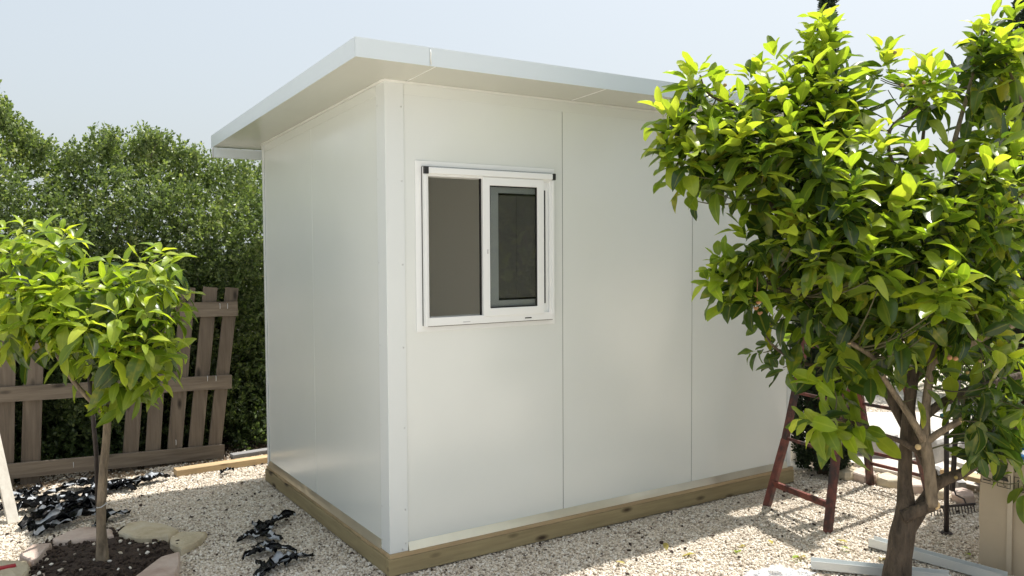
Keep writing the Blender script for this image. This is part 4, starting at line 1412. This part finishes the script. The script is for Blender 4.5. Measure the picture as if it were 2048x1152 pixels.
def cypress(base, R, H, nspray, label, prof):
    t = empty('cypress_tree', base, label, 'tree')
    u = NR.uniform(0, 1, nspray)
    th = NR.uniform(0, 2 * np.pi, nspray)
    r = np.array([prof(q) for q in u]) * R * (1 + .07 * fbm(th * 1.0, u * H, 3.1, 4)) * NR.uniform(.72, 1.0, nspray)
    r = np.maximum(0.004, r - 0.075 * u)
    B = np.stack([base[0] + r * np.cos(th), base[1] + r * np.sin(th), 0.03 + u * H], 1)
    ax = np.stack([np.cos(th) * .45, np.sin(th) * .45, np.full(nspray, .9)], 1) + NR.normal(0, .18, (nspray, 3))
    V, Fc, T = hedge_leaves(B, ax, 12, 0.075, 0.026, 0.55, np.clip(NR.normal(.45, .16, nspray), 0, 1))
    props(bulk('crown', V, Fc, M['cyp'], t, False, T), kind='stuff')
    tube('trunk', [(base[0], base[1], -0.01), (base[0], base[1], H * .5), (base[0], base[1], H * .95)], [.04, .03, .006], M['bark'], t, 8)
    # added solid dark core inside the foliage keeps daylight out of the column
    core = [(base[0], base[1], 0.1 + H * .85 * q) for q in np.linspace(0, 1, 12)]
    tube('daylight_block_core', core, [max(.02, prof(0.03 + .85 * q) * R * .62 - .03 * q) for q in np.linspace(0, 1, 12)], M['soil'], t, 12, 0.3)


def cprof(u):
    return (0.70 + 0.30 * min(1, u / 0.07)) * (1 - 0.86 * max(0, (u - 0.12) / 0.88) ** 1.15)


cypress(gnd(1645, 948), 0.215, 3.75, 7500, 'slim clipped cypress standing behind the red trestle ladder', cprof)
cypress(gnd(2092, 1020), 0.40, 5.4, 9000, 'broad dark cypress behind the cardboard box', cprof)

# ------------------------------------------------------------------ slatted fence panel
fc = empty('fence_panel', aty(250, 950, 2.9), 'weathered wooden fence panel with upright slats and three rails leaning at the hedge', 'fence')
FY = 2.92
lean = 0.10


def fpt(x, y, Y=FY): return Vector(aty(x, y, Y))


def fence_board(xb, yb_, xt, yt_, w, t=0.022):
    a, b = fpt(xb, yb_), fpt(xt, yt_)
    return beam('slat', a, b, w, t, M['fencez'], fc, up=(0, -1, 0), bevel=0.003, jit=0.0012)


nail_me = None
for xb, yb_, xt, yt_, w in [(8, 985, 14, 590, .115), (60, 975, 72, 585, .118), (258, 950, 284, 577, .105), (303, 944, 326, 575, .105), (346, 938, 376, 575, .105), (387, 930, 421, 574, .105), (428, 905, 464, 575, .10), (-45, 985, -38, 590, .115), (-98, 985, -92, 590, .115)]:
    fence_board(xb, yb_, xt, yt_, w)
for (xa, ya, xb, yb_, h) in [(-120, 956, 448, 902, .105), (-120, 796, 463, 763, .105), (-60, 632, 475, 617, .11)]:
    a, b = fpt(xa, ya, FY - 0.024), fpt(xb, yb_, FY - 0.024)
    beam('rail', a, b, h, 0.024, M['fencex'], fc, up=(0, -1, 0), bevel=0.003, jit=0.0015)
for x, y in [(147, 930), (352, 885), (440, 612), (415, 757), (432, 757), (455, 612)]:
    p = fpt(x, y, FY - 0.0365)
    tube('staple', [p + Vector((0, .002, .02)), p + Vector((0, -.004, .01)), p + Vector((0, -.004, -.01)), p + Vector((0, .002, -.02))], [.0022] * 4, M['screw'], fc, 5)

# ------------------------------------------------------------------ loose timber
pk = beam('timber_plank', (-0.52, 2.57, 0.030), (1.25, 2.62, 0.030), 0.10, 0.045, M['pine'], None, bevel=0.003)
props(pk, 'pale pine plank lying on gravel below the fence panel', 'plank')
pk = beam('timber_plank', (-0.05, 2.86, 0.022), (1.1, 2.95, 0.022), 0.08, 0.03, M['greywood'], None, bevel=0.003)
props(pk, 'grey weathered plank on the ground at the foot of the hedge', 'plank')
a = Vector(gnd(27, 1047)) + Vector((0, 0, .0))
b = Vector(aty(-52, 690, 2.62))
pk = beam('leaning_board', a, b, 0.062, 0.022, M['palewood'], None, up=(0.3, -1, 0), bevel=0.002)
props(pk, 'off white painted board leaning upright against the fence panel', 'board')

# ------------------------------------------------------------------ bed stones
def stone(pix, h, mat, label, drop=0.02, seed=0, name='edging_stone', cat='stone'):
    P2 = [gnd(q[0], q[1], h) for q in pix]
    # resample the outline so the edge can be chipped
    out = []
    for i in range(len(P2)):
        p, q = P2[i], P2[(i + 1) % len(P2)]
        for t in (0, .33, .66): out.append(Vector(p + (q - p) * t))
    c = sum(out, Vector()) / len(out)
    bm = bmesh.new()
    levels = [(1.0, -0.012), (1.03, h * .45), (1.0, h * .86), (0.93, h)]
    R_ = []
    for k, (s, z) in enumerate(levels):
        ring = []
        for p in out:
            q = c + (p - c) * s
            nv = mnoise.noise(Vector((q.x * 14 + seed, q.y * 14, z * 30)))
            q = q + (p - c).normalized() * nv * 0.012
            ring.append(bm.verts.new((q.x, q.y, z + (0.007 * mnoise.noise(Vector((q.x * 9, q.y * 9, seed))) if k else 0))))
        R_.append(ring)
    nO = len(out)
    for k in range(3):
        for i in range(nO):
            bm.faces.new((R_[k][i], R_[k][(i + 1) % nO], R_[k + 1][(i + 1) % nO], R_[k + 1][i]))
    mid = [bm.verts.new((c.x + (v.co.x - c.x) * .5, c.y + (v.co.y - c.y) * .5, h + .006 * mnoise.noise(v.co * 12))) for v in R_[3]]
    cc = bm.verts.new((c.x, c.y, h + .004))
    for i in range(nO):
        bm.faces.new((R_[3][i], R_[3][(i + 1) % nO], mid[(i + 1) % nO], mid[i]))
        bm.faces.new((mid[i], mid[(i + 1) % nO], cc))
    bm.faces.new(list(reversed(R_[0])))
    bmesh.ops.recalc_face_normals(bm, faces=bm.faces)
    o = from_bm(name, bm, mat)
    return props(o, label, cat, 'stones edging the planting bed' if name == 'edging_stone' else None)


stone([(106, 1077), (135, 1062), (168, 1053), (223, 1057), (226, 1068), (197, 1074), (113, 1082)], .055, M['stonepink'], 'long low pinkish stone behind the young tree trunk', seed=1)
stone([(236, 1060), (255, 1046), (284, 1041), (323, 1045), (357, 1058), (336, 1070), (281, 1074), (248, 1067)], .065, M['stoneyel'], 'rounded cream boulder edging the planting bed', seed=2)
stone([(339, 1072), (355, 1062), (413, 1062), (404, 1073), (384, 1086), (362, 1098), (342, 1086)], .045, M['stoneyel'], 'flat pale stone right of the cream boulder', seed=3)
stone([(255, 1160), (323, 1113), (359, 1101), (359, 1130), (345, 1168), (280, 1185)], .07, M['stonepink'], 'large pink wedge shaped stone on the side of the bed facing the cabin corner', seed=4)
stone([(39, 1108), (65, 1089), (103, 1083), (83, 1110), (68, 1124)], .06, M['stonepink'], 'small triangular pink stone beside the plastic shreds', seed=5)
stone([(-40, 1122), (20, 1119), (55, 1120), (60, 1130), (42, 1160), (-40, 1170)], .06, M['stoneyel'], 'yellowish stone slab with a red strip lying on it', seed=6)
stone([(66, 1150), (90, 1146), (96, 1165), (70, 1175)], .03, M['stonepink'], 'tiny pink stone half sunk in the soil', seed=7)
rs = beam('red_strip', gnd(-14, 1139, .066), gnd(32, 1130, .068), 0.028, 0.012, M['redp'], None, bevel=0.004)
props(rs, 'red plastic strip lying on the yellowish stone slab', 'plastic strip')

# ------------------------------------------------------------------ shredded plastic film
def shred(p, size, ang, label, group, seed, white=0.4):
    """crumpled torn strip, black one side, pale grey patches"""
    rr = random.Random(seed)
    nu, nv = 16, 6
    L, Wd = size * rr.uniform(.8, 1.4), size * rr.uniform(.25, .5)
    ca, sa = math.cos(ang), math.sin(ang)
    bm = bmesh.new()
    G_ = []
    tw = rr.uniform(-2.5, 2.5)
    for i in range(nu + 1):
        t = i / nu
        row = []
        w = Wd * (0.35 + 0.65 * math.sin(math.pi * min(1, t * .9 + .08))) * (1 + .4 * mnoise.noise(Vector((t * 5, seed, 0))))
        for j in range(nv + 1):
            s = j / nv - .5
            u = (t - .5) * L
            a = tw * (t - .5) + 1.3 * mnoise.noise(Vector((t * 4, seed * 1.7, 3)))
            vv_ = s * w * math.cos(a)
            z = abs(s * w * math.sin(a)) + .035 * abs(mnoise.noise(Vector((t * 5 + seed, s * 3, 1)))) + .012 + .03 * math.sin(math.pi * t) * rr.uniform(.6, 1)
            vv_ += .04 * mnoise.noise(Vector((t * 3, seed, 9)))
            row.append(bm.verts.new((p[0] + u * ca - vv_ * sa, p[1] + u * sa + vv_ * ca, max(.006, z))))
        G_.append(row)
    for i in range(nu):
        for j in range(nv):
            f = bm.faces.new((G_[i][j], G_[i + 1][j], G_[i + 1][j + 1], G_[i][j + 1]))
            f.material_index = 1 if mnoise.noise(Vector((i * .26 + seed * 3.1, j * .4, seed))) > .42 - white * .45 else 0
    bmesh.ops.solidify(bm, geom=list(bm.faces), thickness=0.0012)
    o = from_bm('plastic_shred', bm, [M['blackfilm'], M['silverfilm']], None, True)
    return props(o, label, 'plastic film', group)


def tone(w):
    return ('crumpled strip of mostly black torn plastic film' if w < .25 else 'crumpled strip of half black half pale torn plastic film' if w < .55 else 'crumpled strip of mostly pale torn plastic film')


g1 = 'torn plastic film heaped below the fence panel'
g2 = 'torn plastic film strewn beside the cabin corner'
k = 0
for x, y, s, a, wh in [(20, 1005, .25, .3, .1), (5, 1030, .2, 1.2, .1), (45, 1000, .18, .8, .5), (75, 1022, .22, .2, .05), (100, 1012, .2, 1.4, .6), (112, 1025, .22, .4, .7), (90, 1042, .26, .9, .0), (130, 1035, .24, .5, .05), (145, 1015, .26, 2.0, .5), (160, 1000, .22, .2, .4), (140, 1050, .25, .3, .1), (118, 1062, .2, .7, .6), (150, 985, .22, .1, .6), (172, 978, .2, 2.4, .6),
                       (190, 990, .2, 1.2, .3), (222, 985, .2, .4, .5), (240, 980, .18, 2.2, .1), (262, 975, .2, .3, .1), (285, 972, .22, .5, .7), (305, 968, .2, .35, .7), (70, 990, .16, 1.2, .6), (225, 1045, .17, .6, .7), (50, 1012, .2, 2.1, .3), (168, 1030, .22, 1.0, .1), (155, 1022, .22, 2.7, .6), (180, 1010, .18, .5, .1), (455, 950, .09, .4, .2)]:
    k += 1
    shred(gnd(x, y), s * 1.35, a, tone(wh) + ' below the fence panel', g1, k * 1.37 + .2, wh)
for x, y, s, a, wh in [(560, 1052, .20, .45, .0), (530, 1068, .22, .9, .3), (515, 1062, .16, 1.6, .6), (520, 1085, .20, 2.3, .5), (505, 1080, .15, .3, .1), (532, 1105, .2, 2.0, .4), (510, 1118, .18, .5, .6), (545, 1112, .18, 2.8, .05), (575, 1132, .24, .3, .45), (600, 1128, .16, .35, .5), (545, 1145, .22, .5, .3), (525, 1150, .18, 1.2, .1)]:
    k += 1
    shred(gnd(x, y), s * 1.05, a, tone(wh) + ' beside the cabin side wall', g2, k * 1.37 + .2, wh)

# ------------------------------------------------------------------ red trestle ladder
la = empty('trestle_ladder', gnd(1640, 1010), 'worn red wooden trestle ladder standing open beyond the citrus trunk', 'ladder')
LF = [Vector(gnd(1533, 1013)), Vector(gnd(1655, 1066)), Vector(gnd(1741, 970)), Vector(gnd(1862, 1002))]
APX = (LF[0] + LF[1] + LF[2] + LF[3]) / 4
across = (LF[1] - LF[0]).normalized()
TOPZ = 1.62
tops = [APX - across * .20 + Vector((-.05, 0, TOPZ)), APX + across * .20 + Vector((-.05, 0, TOPZ)),
        APX - across * .20 + Vector((.05, 0, TOPZ)), APX + across * .20 + Vector((.05, 0, TOPZ))]


def lleg(i, t): return LF[i].lerp(tops[i], t)


for i in range(4):
    kink = (across * (.035 if i % 2 else -.035))
    k1 = lleg(i, .26) - kink * .9
    beam('leg', LF[i] - Vector((0, 0, .006)), k1, .044, .034, M['red'], la, up=(1, 0, 0), bevel=.004)
    beam('leg', k1 - (k1 - LF[i]).normalized() * .006, tops[i], .040, .032, M['red'], la, up=(1, 0, 0), bevel=.004)
for t, w in ((.09, .036), (.265, .02), (.44, .02), (.62, .02), (.8, .02)):
    beam('rung', lleg(0, t) + across * .01, lleg(1, t) - across * .01, w * .7, w, M['red'], la, bevel=.003)
for t, w in ((.10, .022), (.15, .022), (.36, .022), (.56, .02), (.78, .02)):
    beam('rung', lleg(2, t) + across * .01, lleg(3, t) - across * .01, w * .7, w, M['red'], la, bevel=.003)
beam('top_board', APX - across * .30 + Vector((0, 0, TOPZ + .012)), APX + across * .30 + Vector((0, 0, TOPZ + .012)), .15, .022, M['greywood'], la)
for s_ in (-1, 1):
    c = APX + across * .235 * s_ + Vector((0, 0, TOPZ - .12))
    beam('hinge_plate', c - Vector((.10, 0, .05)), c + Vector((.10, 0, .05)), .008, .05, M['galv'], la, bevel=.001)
beam('spreader_board', lleg(0, .52) + across * .3, lleg(2, .52) + across * .3, .07, .02, M['greywood'], la)

# ------------------------------------------------------------------ cardboard box
A = Vector(gnd(1957, 1128)); A.z = 0
B_ = Vector(gnd(2110, 1182)); B_.z = 0
bx = (B_ - A).normalized(); by_ = Vector((-bx.y, bx.x, 0))
if by_.dot(Vector(CF)) < 0: by_ = -by_
BH = 0.565
cb = empty('cardboard_box', A, 'large brown cardboard box with printed handling symbols and a strip of tape', 'box')
BM = Matrix(((bx.x, by_.x, 0, A.x), (bx.y, by_.y, 0, A.y), (0, 0, 1, 0), (0, 0, 0, 1)))
BW, BD = 0.72, 0.45


def card(name, lo, hi, mat, parent, bevel=.001, bulge=0.0):
    bm = bmesh.new()
    bm_box(bm, lo, hi, bevel)
    if bulge:
        bmesh.ops.subdivide_edges(bm, edges=bm.edges, cuts=6, use_grid_fill=True)
        for v in bm.verts: v.co.y += bulge * mnoise.noise(Vector((v.co.x * 4, 1, v.co.z * 5)))
    bmesh.ops.transform(bm, matrix=BM, verts=bm.verts)
    return from_bm(name, bm, mat, parent)


front = card('front_panel', (0, 0, .002), (BW, .005, BH), M['card'], cb, 0, .012)
card('side_panel', (0, .0055, .002), (.005, BD, BH), M['card'], cb)
card('side_panel', (BW - .005, .0055, .002), (BW, BD, BH), M['card'], cb)
card('rear_panel', (.0055, BD - .005, .002), (BW - .0055, BD, BH - .001), M['card'], cb)
card('base_panel', (.0055, .0055, .003), (BW - .0055, BD - .0055, .008), M['card'], cb)
card('top_flap', (.006, .002, BH + .001), (BW - .006, BD * .5 - .002, BH + .005), M['card'], cb)
card('top_flap', (.006, BD * .5 + .002, BH + .001), (BW - .006, BD - .002, BH + .005), M['card'], cb)
TX = .165
tp = card('tape_strip', (TX - .013, -.0145, .004), (TX + .013, -.0132, BH - .001), M['tape'], cb, 0)


def ink(x0, z0, x1, z1, parent=None):
    return card('printed_mark', (x0, -.0152, z0), (x1, -.0140, z1), M['ink'], front, 0)


def ink_poly(pts, name='printed_mark'):
    bm = bmesh.new()
    a_ = [bm.verts.new((p[0], -.0152, p[1])) for p in pts]; b2 = [bm.verts.new((p[0], -.0140, p[1])) for p in pts]
    bm.faces.new(a_); bm.faces.new(list(reversed(b2)))
    for i in range(len(pts)): bm.faces.new((a_[(i + 1) % len(pts)], a_[i], b2[i], b2[(i + 1) % len(pts)]))
    bmesh.ops.recalc_face_normals(bm, faces=bm.faces)
    bmesh.ops.transform(bm, matrix=BM, verts=bm.verts)
    return from_bm(name, bm, M['ink'], front)


SZ, Sq, sw = BH - .135, .068, .003


def symbol_frame(x):
    for q in ((x, SZ, x + Sq, SZ + sw), (x, SZ + Sq - sw, x + Sq, SZ + Sq), (x, SZ + sw, x + sw, SZ + Sq - sw), (x + Sq - sw, SZ + sw, x + Sq, SZ + Sq - sw)): ink(*q)


for i, x in enumerate((.012, .098, .182, .268)):
    symbol_frame(x)
x = .098 + Sq / 2                                 # umbrella
ink_poly([(x + .024 * math.cos(t), SZ + .034 + .02 * math.sin(t)) for t in np.linspace(0, math.pi, 12)])
ink(x - .0014, SZ + .012, x + .0014, SZ + .034)
ink_poly([(x + .006 + .006 * math.cos(t), SZ + .012 + .006 * math.sin(t)) for t in np.linspace(math.pi, 2 * math.pi, 8)] + [(x + .006 + .0032 * math.cos(t), SZ + .012 + .0032 * math.sin(t)) for t in np.linspace(2 * math.pi, math.pi, 8)])
for x in (.182 + .022, .182 + .046):              # two upright arrows
    ink(x - .002, SZ + .014, x + .002, SZ + .044)
    ink_poly([(x - .008, SZ + .044), (x + .008, SZ + .044), (x, SZ + .058)])
ink(.182 + .01, SZ + .009, .182 + .058, SZ + .012)
x = .268 + Sq / 2                                 # glass and stacking marks
ink_poly([(x - .012, SZ + .056), (x + .012, SZ + .056), (x + .006, SZ + .034), (x - .006, SZ + .034)])
ink(x - .0014, SZ + .014, x + .0014, SZ + .034); ink(x - .01, SZ + .011, x + .01, SZ + .014)
ink_poly([(.024, SZ + .014), (.066, SZ + .014), (.066, SZ + .02), (.024, SZ + .02)])
lx, lz = .345, .255                                # sunburst emblem of curved rays
for k in range(9):
    z = lz + (k - 4) * .0165
    reach = .085 * math.sqrt(max(0.05, 1 - ((k - 4) / 4.6) ** 2))
    bend = (k - 4) * .003
    pts = [(lx - reach * t, z + bend * (1 - (1 - t) ** 2) + .0022 * (1 - t)) for t in np.linspace(0, 1, 8)] + [(lx - reach * t, z + bend * (1 - (1 - t) ** 2) - .0022 * (1 - t)) for t in np.linspace(.93, 0, 8)]
    ink_poly(pts)
ink_poly([(lx - .045, lz), (lx - .02, lz + .016), (lx, lz + .012), (lx, lz - .012), (lx - .02, lz - .016)])
# film on top of the box, blue and white
bm = bmesh.new()
G_ = []
for i in range(15):
    row = []
    for j in range(11):
        u, v = i / 14, j / 10
        h = BH + .012 + .05 * abs(mnoise.noise(Vector((u * 5, v * 4, 2)))) + .035 * math.sin(math.pi * u) * math.sin(math.pi * v) + .02 * abs(mnoise.noise(Vector((u * 13, v * 11, 7))))
        row.append(bm.verts.new(BM @ Vector((.10 + u * .58, .03 + v * .38, h))))
    G_.append(row)
for i in range(14):
    for j in range(10):
        f = bm.faces.new((G_[i][j], G_[i + 1][j], G_[i + 1][j + 1], G_[i][j + 1]))
        f.material_index = 1 if mnoise.noise(Vector((i * .35, j * .55, 4))) > .08 else 0
bmesh.ops.solidify(bm, geom=list(bm.faces), thickness=.001)
fl = from_bm('plastic_sheet', bm, [M['bluefilm'], M['whitefilm']], None, True)
props(fl, 'crumpled blue and white plastic sheet on top of the cardboard box', 'plastic sheet')
gs = BM @ Vector((.07, .24, BH + .005))
tube_o = tube('green_bottle', [gs, gs + Vector((0, 0, .06)), gs + Vector((0, 0, .075)), gs + Vector((0, 0, .10))], [.028, .028, .012, .011], M['greenp'], None, 12)
props(tube_o, 'small green plastic bottle standing on the cardboard box', 'bottle')

# ------------------------------------------------------------------ dark post and rake
po = empty('metal_post', gnd(1893, 1068), 'thin dark steel post with a teal sleeve between trunk and cardboard box', 'post')
pb = Vector(gnd(1893, 1068)); pt_ = Vector(atd(1893, 832, depth_of(pb)))
tube('shaft', [pb - Vector((0, 0, .01)), pb.lerp(pt_, .5), pt_], [.0135, .0135, .0135], M['steel'], po, 10)
tube('foot_plate', [pb + Vector((0, 0, .004)), pb + Vector((0, 0, .014))], [.035, .026], M['steel'], po, 10)
tube('sleeve', [pt_ + Vector(CR) * -.03 + Vector((0, 0, -.002)), pt_ + Vector(CR) * .05 + Vector((0, 0, .016)), pt_ + Vector(CR) * .17 + Vector((0, 0, .018))], [.016, .02, .014], M['teal'], po, 8)

rk = empty('garden_rake', gnd(1905, 1028), 'black garden rake with its tines resting on the gravel', 'rake')
ra, rb2 = Vector(gnd(1858, 1032)), Vector(gnd(1950, 1024))
ra.z = rb2.z = .05
beam('head', ra, rb2, .012, .014, M['steel'], rk)
for i in range(15):
    p = ra.lerp(rb2, (i + .4) / 15)
    tube('tine', [p, p + Vector((-.012, -.012, -.022)), p + Vector((-.016, -.02, -.05))], [.0035, .0032, .002], M['steel'], rk, 5)
mid_ = ra.lerp(rb2, .55)
neck = Vector(atd(1905, 972, depth_of(mid_) + .12))
tube('neck', [ra.lerp(rb2, .85), atd(1934, 1012, depth_of(mid_) + .03), atd(1928, 998, depth_of(mid_) + .07), atd(1912, 990, depth_of(mid_) + .1), neck], [.005] * 5, M['steel'], rk, 6)
hb = Vector(atd(1925, 640, depth_of(mid_) + .55))
tube('handle', [neck - (hb - neck).normalized() * .03, neck.lerp(hb, .5), hb], [.016, .014, .013], M['steel'], rk, 8)

# ------------------------------------------------------------------ aluminium channels
def channel(a, b, w, h, label, t=.003):
    a, b = Vector(a), Vector(b)
    a.z = b.z = 0.016
    y = (b - a).normalized(); x = Vector((y.y, -y.x, 0)); L = (b - a).length
    Mx = Matrix(((x.x, y.x, 0, a.x), (x.y, y.y, 0, a.y), (0, 0, 1, a.z), (0, 0, 0, 1)))
    poly = [(-w / 2, 0), (w / 2, 0), (w / 2, h), (w / 2 - t, h), (w / 2 - t, t), (-w / 2 + t, t), (-w / 2 + t, h * 1.0), (-w / 2, h * 1.0)]
    bm = bmesh.new()
    A_ = [bm.verts.new((p[0], 0, p[1])) for p in poly]; B2 = [bm.verts.new((p[0], L, p[1])) for p in poly]
    for i in range(8): bm.faces.new((A_[(i + 1) % 8], A_[i], B2[i], B2[(i + 1) % 8]))
    for E_ in (A_, B2):
        bm.faces.new((E_[0], E_[1], E_[4], E_[5])); bm.faces.new((E_[1], E_[2], E_[3], E_[4])); bm.faces.new((E_[0], E_[5], E_[6], E_[7]))
    bmesh.ops.recalc_face_normals(bm, faces=bm.faces)
    bmesh.ops.transform(bm, matrix=Mx, verts=bm.verts)
    return props(from_bm('metal_channel', bm, M['alu']), label, 'metal channel')


channel(gnd(1742, 1096), gnd(2010, 1172), .06, .045, 'grey metal channel on gravel running from the citrus trunk towards the cardboard box')
channel(gnd(1622, 1140), gnd(1900, 1168), .06, .04, 'grey metal channel lying in front of the citrus trunk base')

# crumpled clear film at the bottom edge
for i, (x, y, s) in enumerate([(1552, 1162, .075), (1598, 1157, .05), (1512, 1158, .045)]):
    c = Vector(gnd(x, y))
    bm = bmesh.new()
    bmesh.ops.create_icosphere(bm, subdivisions=4, radius=1)
    for v in bm.verts:
        nn_ = v.co.normalized()
        r = 1 + .5 * mnoise.noise(nn_ * 2.2 + Vector((i * 5, 0, 0))) + .28 * mnoise.noise(nn_ * 6 + Vector((i, 3, 0)))
        v.co = c + Vector((nn_.x * s * r * 1.3, nn_.y * s * r, max(0.003, .3 * s + nn_.z * s * .45 * r)))
    o = from_bm('crumpled_film', bm, M['film'])
    props(o, ['large crumpled ball of clear plastic film on gravel near the metal channels', 'medium crumpled ball of clear plastic film beside the metal channel end', 'small crumpled ball of clear plastic film on gravel beside the large one'][i], 'plastic film', 'crumpled clear film by the metal channels')

# fallen leaves
fl_me = {}
for i, (x, y) in enumerate([(1585, 1124), (1610, 1122), (1673, 1087), (1470, 1110), (1330, 1093), (1390, 1115), (1700, 1105), (1490, 1100), (1250, 1135), (1940, 1118), (1760, 1125), (1545, 1095)]):
    V, Fc = LT[i % 5]
    key = i % 3
    if key not in fl_me:
        me = bpy.data.meshes.new('fallen_leaf')
        me.from_pydata([tuple(v) for v in V], [], [tuple(f) for f in Fc])
        me.materials.append(M['dryleaf'] if key else M['young'])
        at = me.attributes.new('tint', 'FLOAT', 'FACE'); at.data.foreach_set('value', [.3 + key * .3] * len(me.polygons))
        fl_me[key] = me
    o = bpy.data.objects.new('fallen_leaf', fl_me[key])
    COL.objects.link(o)
    p = gnd(x, y)
    o.location = (p[0], p[1], .02)
    o.rotation_euler = (rnd.uniform(-.3, .3), rnd.uniform(-.3, .3), rnd.uniform(0, 6.28))
    s = rnd.uniform(.045, .075)
    o.scale = (s, s, s)
    props(o, 'small yellowing citrus leaf fallen on the sunlit gravel' if key else 'small green citrus leaf fallen on the sunlit gravel', 'leaf', 'fallen leaves on the gravel')

# ------------------------------------------------------------------ terrace and things beyond
bm = bmesh.new()
tpoly = [gnd(1560, 931), gnd(1700, 932), gnd(1790, 952), gnd(1880, 972), gnd(1990, 985), gnd(2200, 985), gnd(2300, 900), gnd(2100, 840), gnd(1900, 830), gnd(1700, 830), gnd(1560, 850)]
A_ = [bm.verts.new((p[0], p[1], .03)) for p in tpoly]; B2 = [bm.verts.new((p[0], p[1], -.02)) for p in tpoly]
bm.faces.new(A_)
for i in range(len(tpoly)): bm.faces.new((A_[(i + 1) % len(tpoly)], A_[i], B2[i], B2[(i + 1) % len(tpoly)]))
bmesh.ops.recalc_face_normals(bm, faces=bm.faces)
props(from_bm('terrace', bm, M['paving']), kind='structure')
# kerb stones along the terrace edge
kp = [(1690, 938), (1728, 944), (1775, 954), (1822, 964), (1870, 975), (1925, 985)]
for i, (x, y) in enumerate(kp):
    stone([(x - 22, y - 6), (x, y - 10), (x + 22, y - 3), (x + 24, y + 7), (x, y + 7), (x - 20, y + 1)], .06, M['stonepink' if i % 2 else 'stoneyel'], 'pinkish flat kerb stone at the terrace edge' if i % 2 else 'cream flat kerb stone at the terrace edge', seed=20 + i, name='kerb_stone')['group'] = 'kerb stones along the terrace'
for i, (x, y, w, h) in enumerate([(1715, 872, 30, .14), (1765, 868, 34, .18), (1815, 876, 30, .15), (1865, 872, 32, .2), (1905, 880, 26, .14), (1690, 862, 24, .16), (1740, 858, 28, .2), (1840, 860, 30, .2), (1950, 880, 30, .2), (2000, 885, 30, .18)]):
    o = stone([(x - w, y), (x - w * .4, y - 8), (x + w * .6, y - 7), (x + w, y + 2), (x + w * .3, y + 9), (x - w * .6, y + 8)], h, M['stonegrey'], 'grey rubble block in the low row beyond the terrace', seed=40 + i, name='rubble_stone')
    o['group'] = 'rubble blocks beyond the terrace'
for i in range(2):
    a, b = Vector(gnd(1890 + i * 8, 968 - i * 22)), Vector(gnd(2030 + i * 8, 1004 - i * 20))
    a.z = b.z = .06 + .035 + i * .0
    o = beam('stacked_board', a, b, .12, .03, M['pine' if not i else 'palewood'], None)
    props(o, ['yellowish pine board resting by the rake', 'whitish board lying behind the pine board by the rake'][i], 'board')
for k2, (x, y) in enumerate([(1905, 975), (2000, 998)]):
    p = gnd(x, y)
    o = beam('timber_block', (p[0] - .1, p[1] - .12, .055), (p[0] + .16, p[1] + .22, .055), .05, .045, M['greywood'], None)
    props(o, 'short grey timber bearer under the boards by the rake', 'timber', 'bearers under the boards')
pc = gnd(1592, 936)
wp = empty('white_pillar', pc, 'white pillar with a flared foot beyond the cabin corner', 'pillar')
tube('foot', [(pc[0], pc[1], -.005), (pc[0], pc[1], .03), (pc[0], pc[1], .06)], [.09, .085, .055], M['white'], wp, 16)
tube('shaft', [(pc[0], pc[1], .058), (pc[0], pc[1], .4), (pc[0], pc[1], .75)], [.05, .047, .045], M['white'], wp, 16)
tube('cap', [(pc[0], pc[1], .75), (pc[0], pc[1], .78), (pc[0], pc[1], .8)], [.05, .07, .065], M['white'], wp, 16)
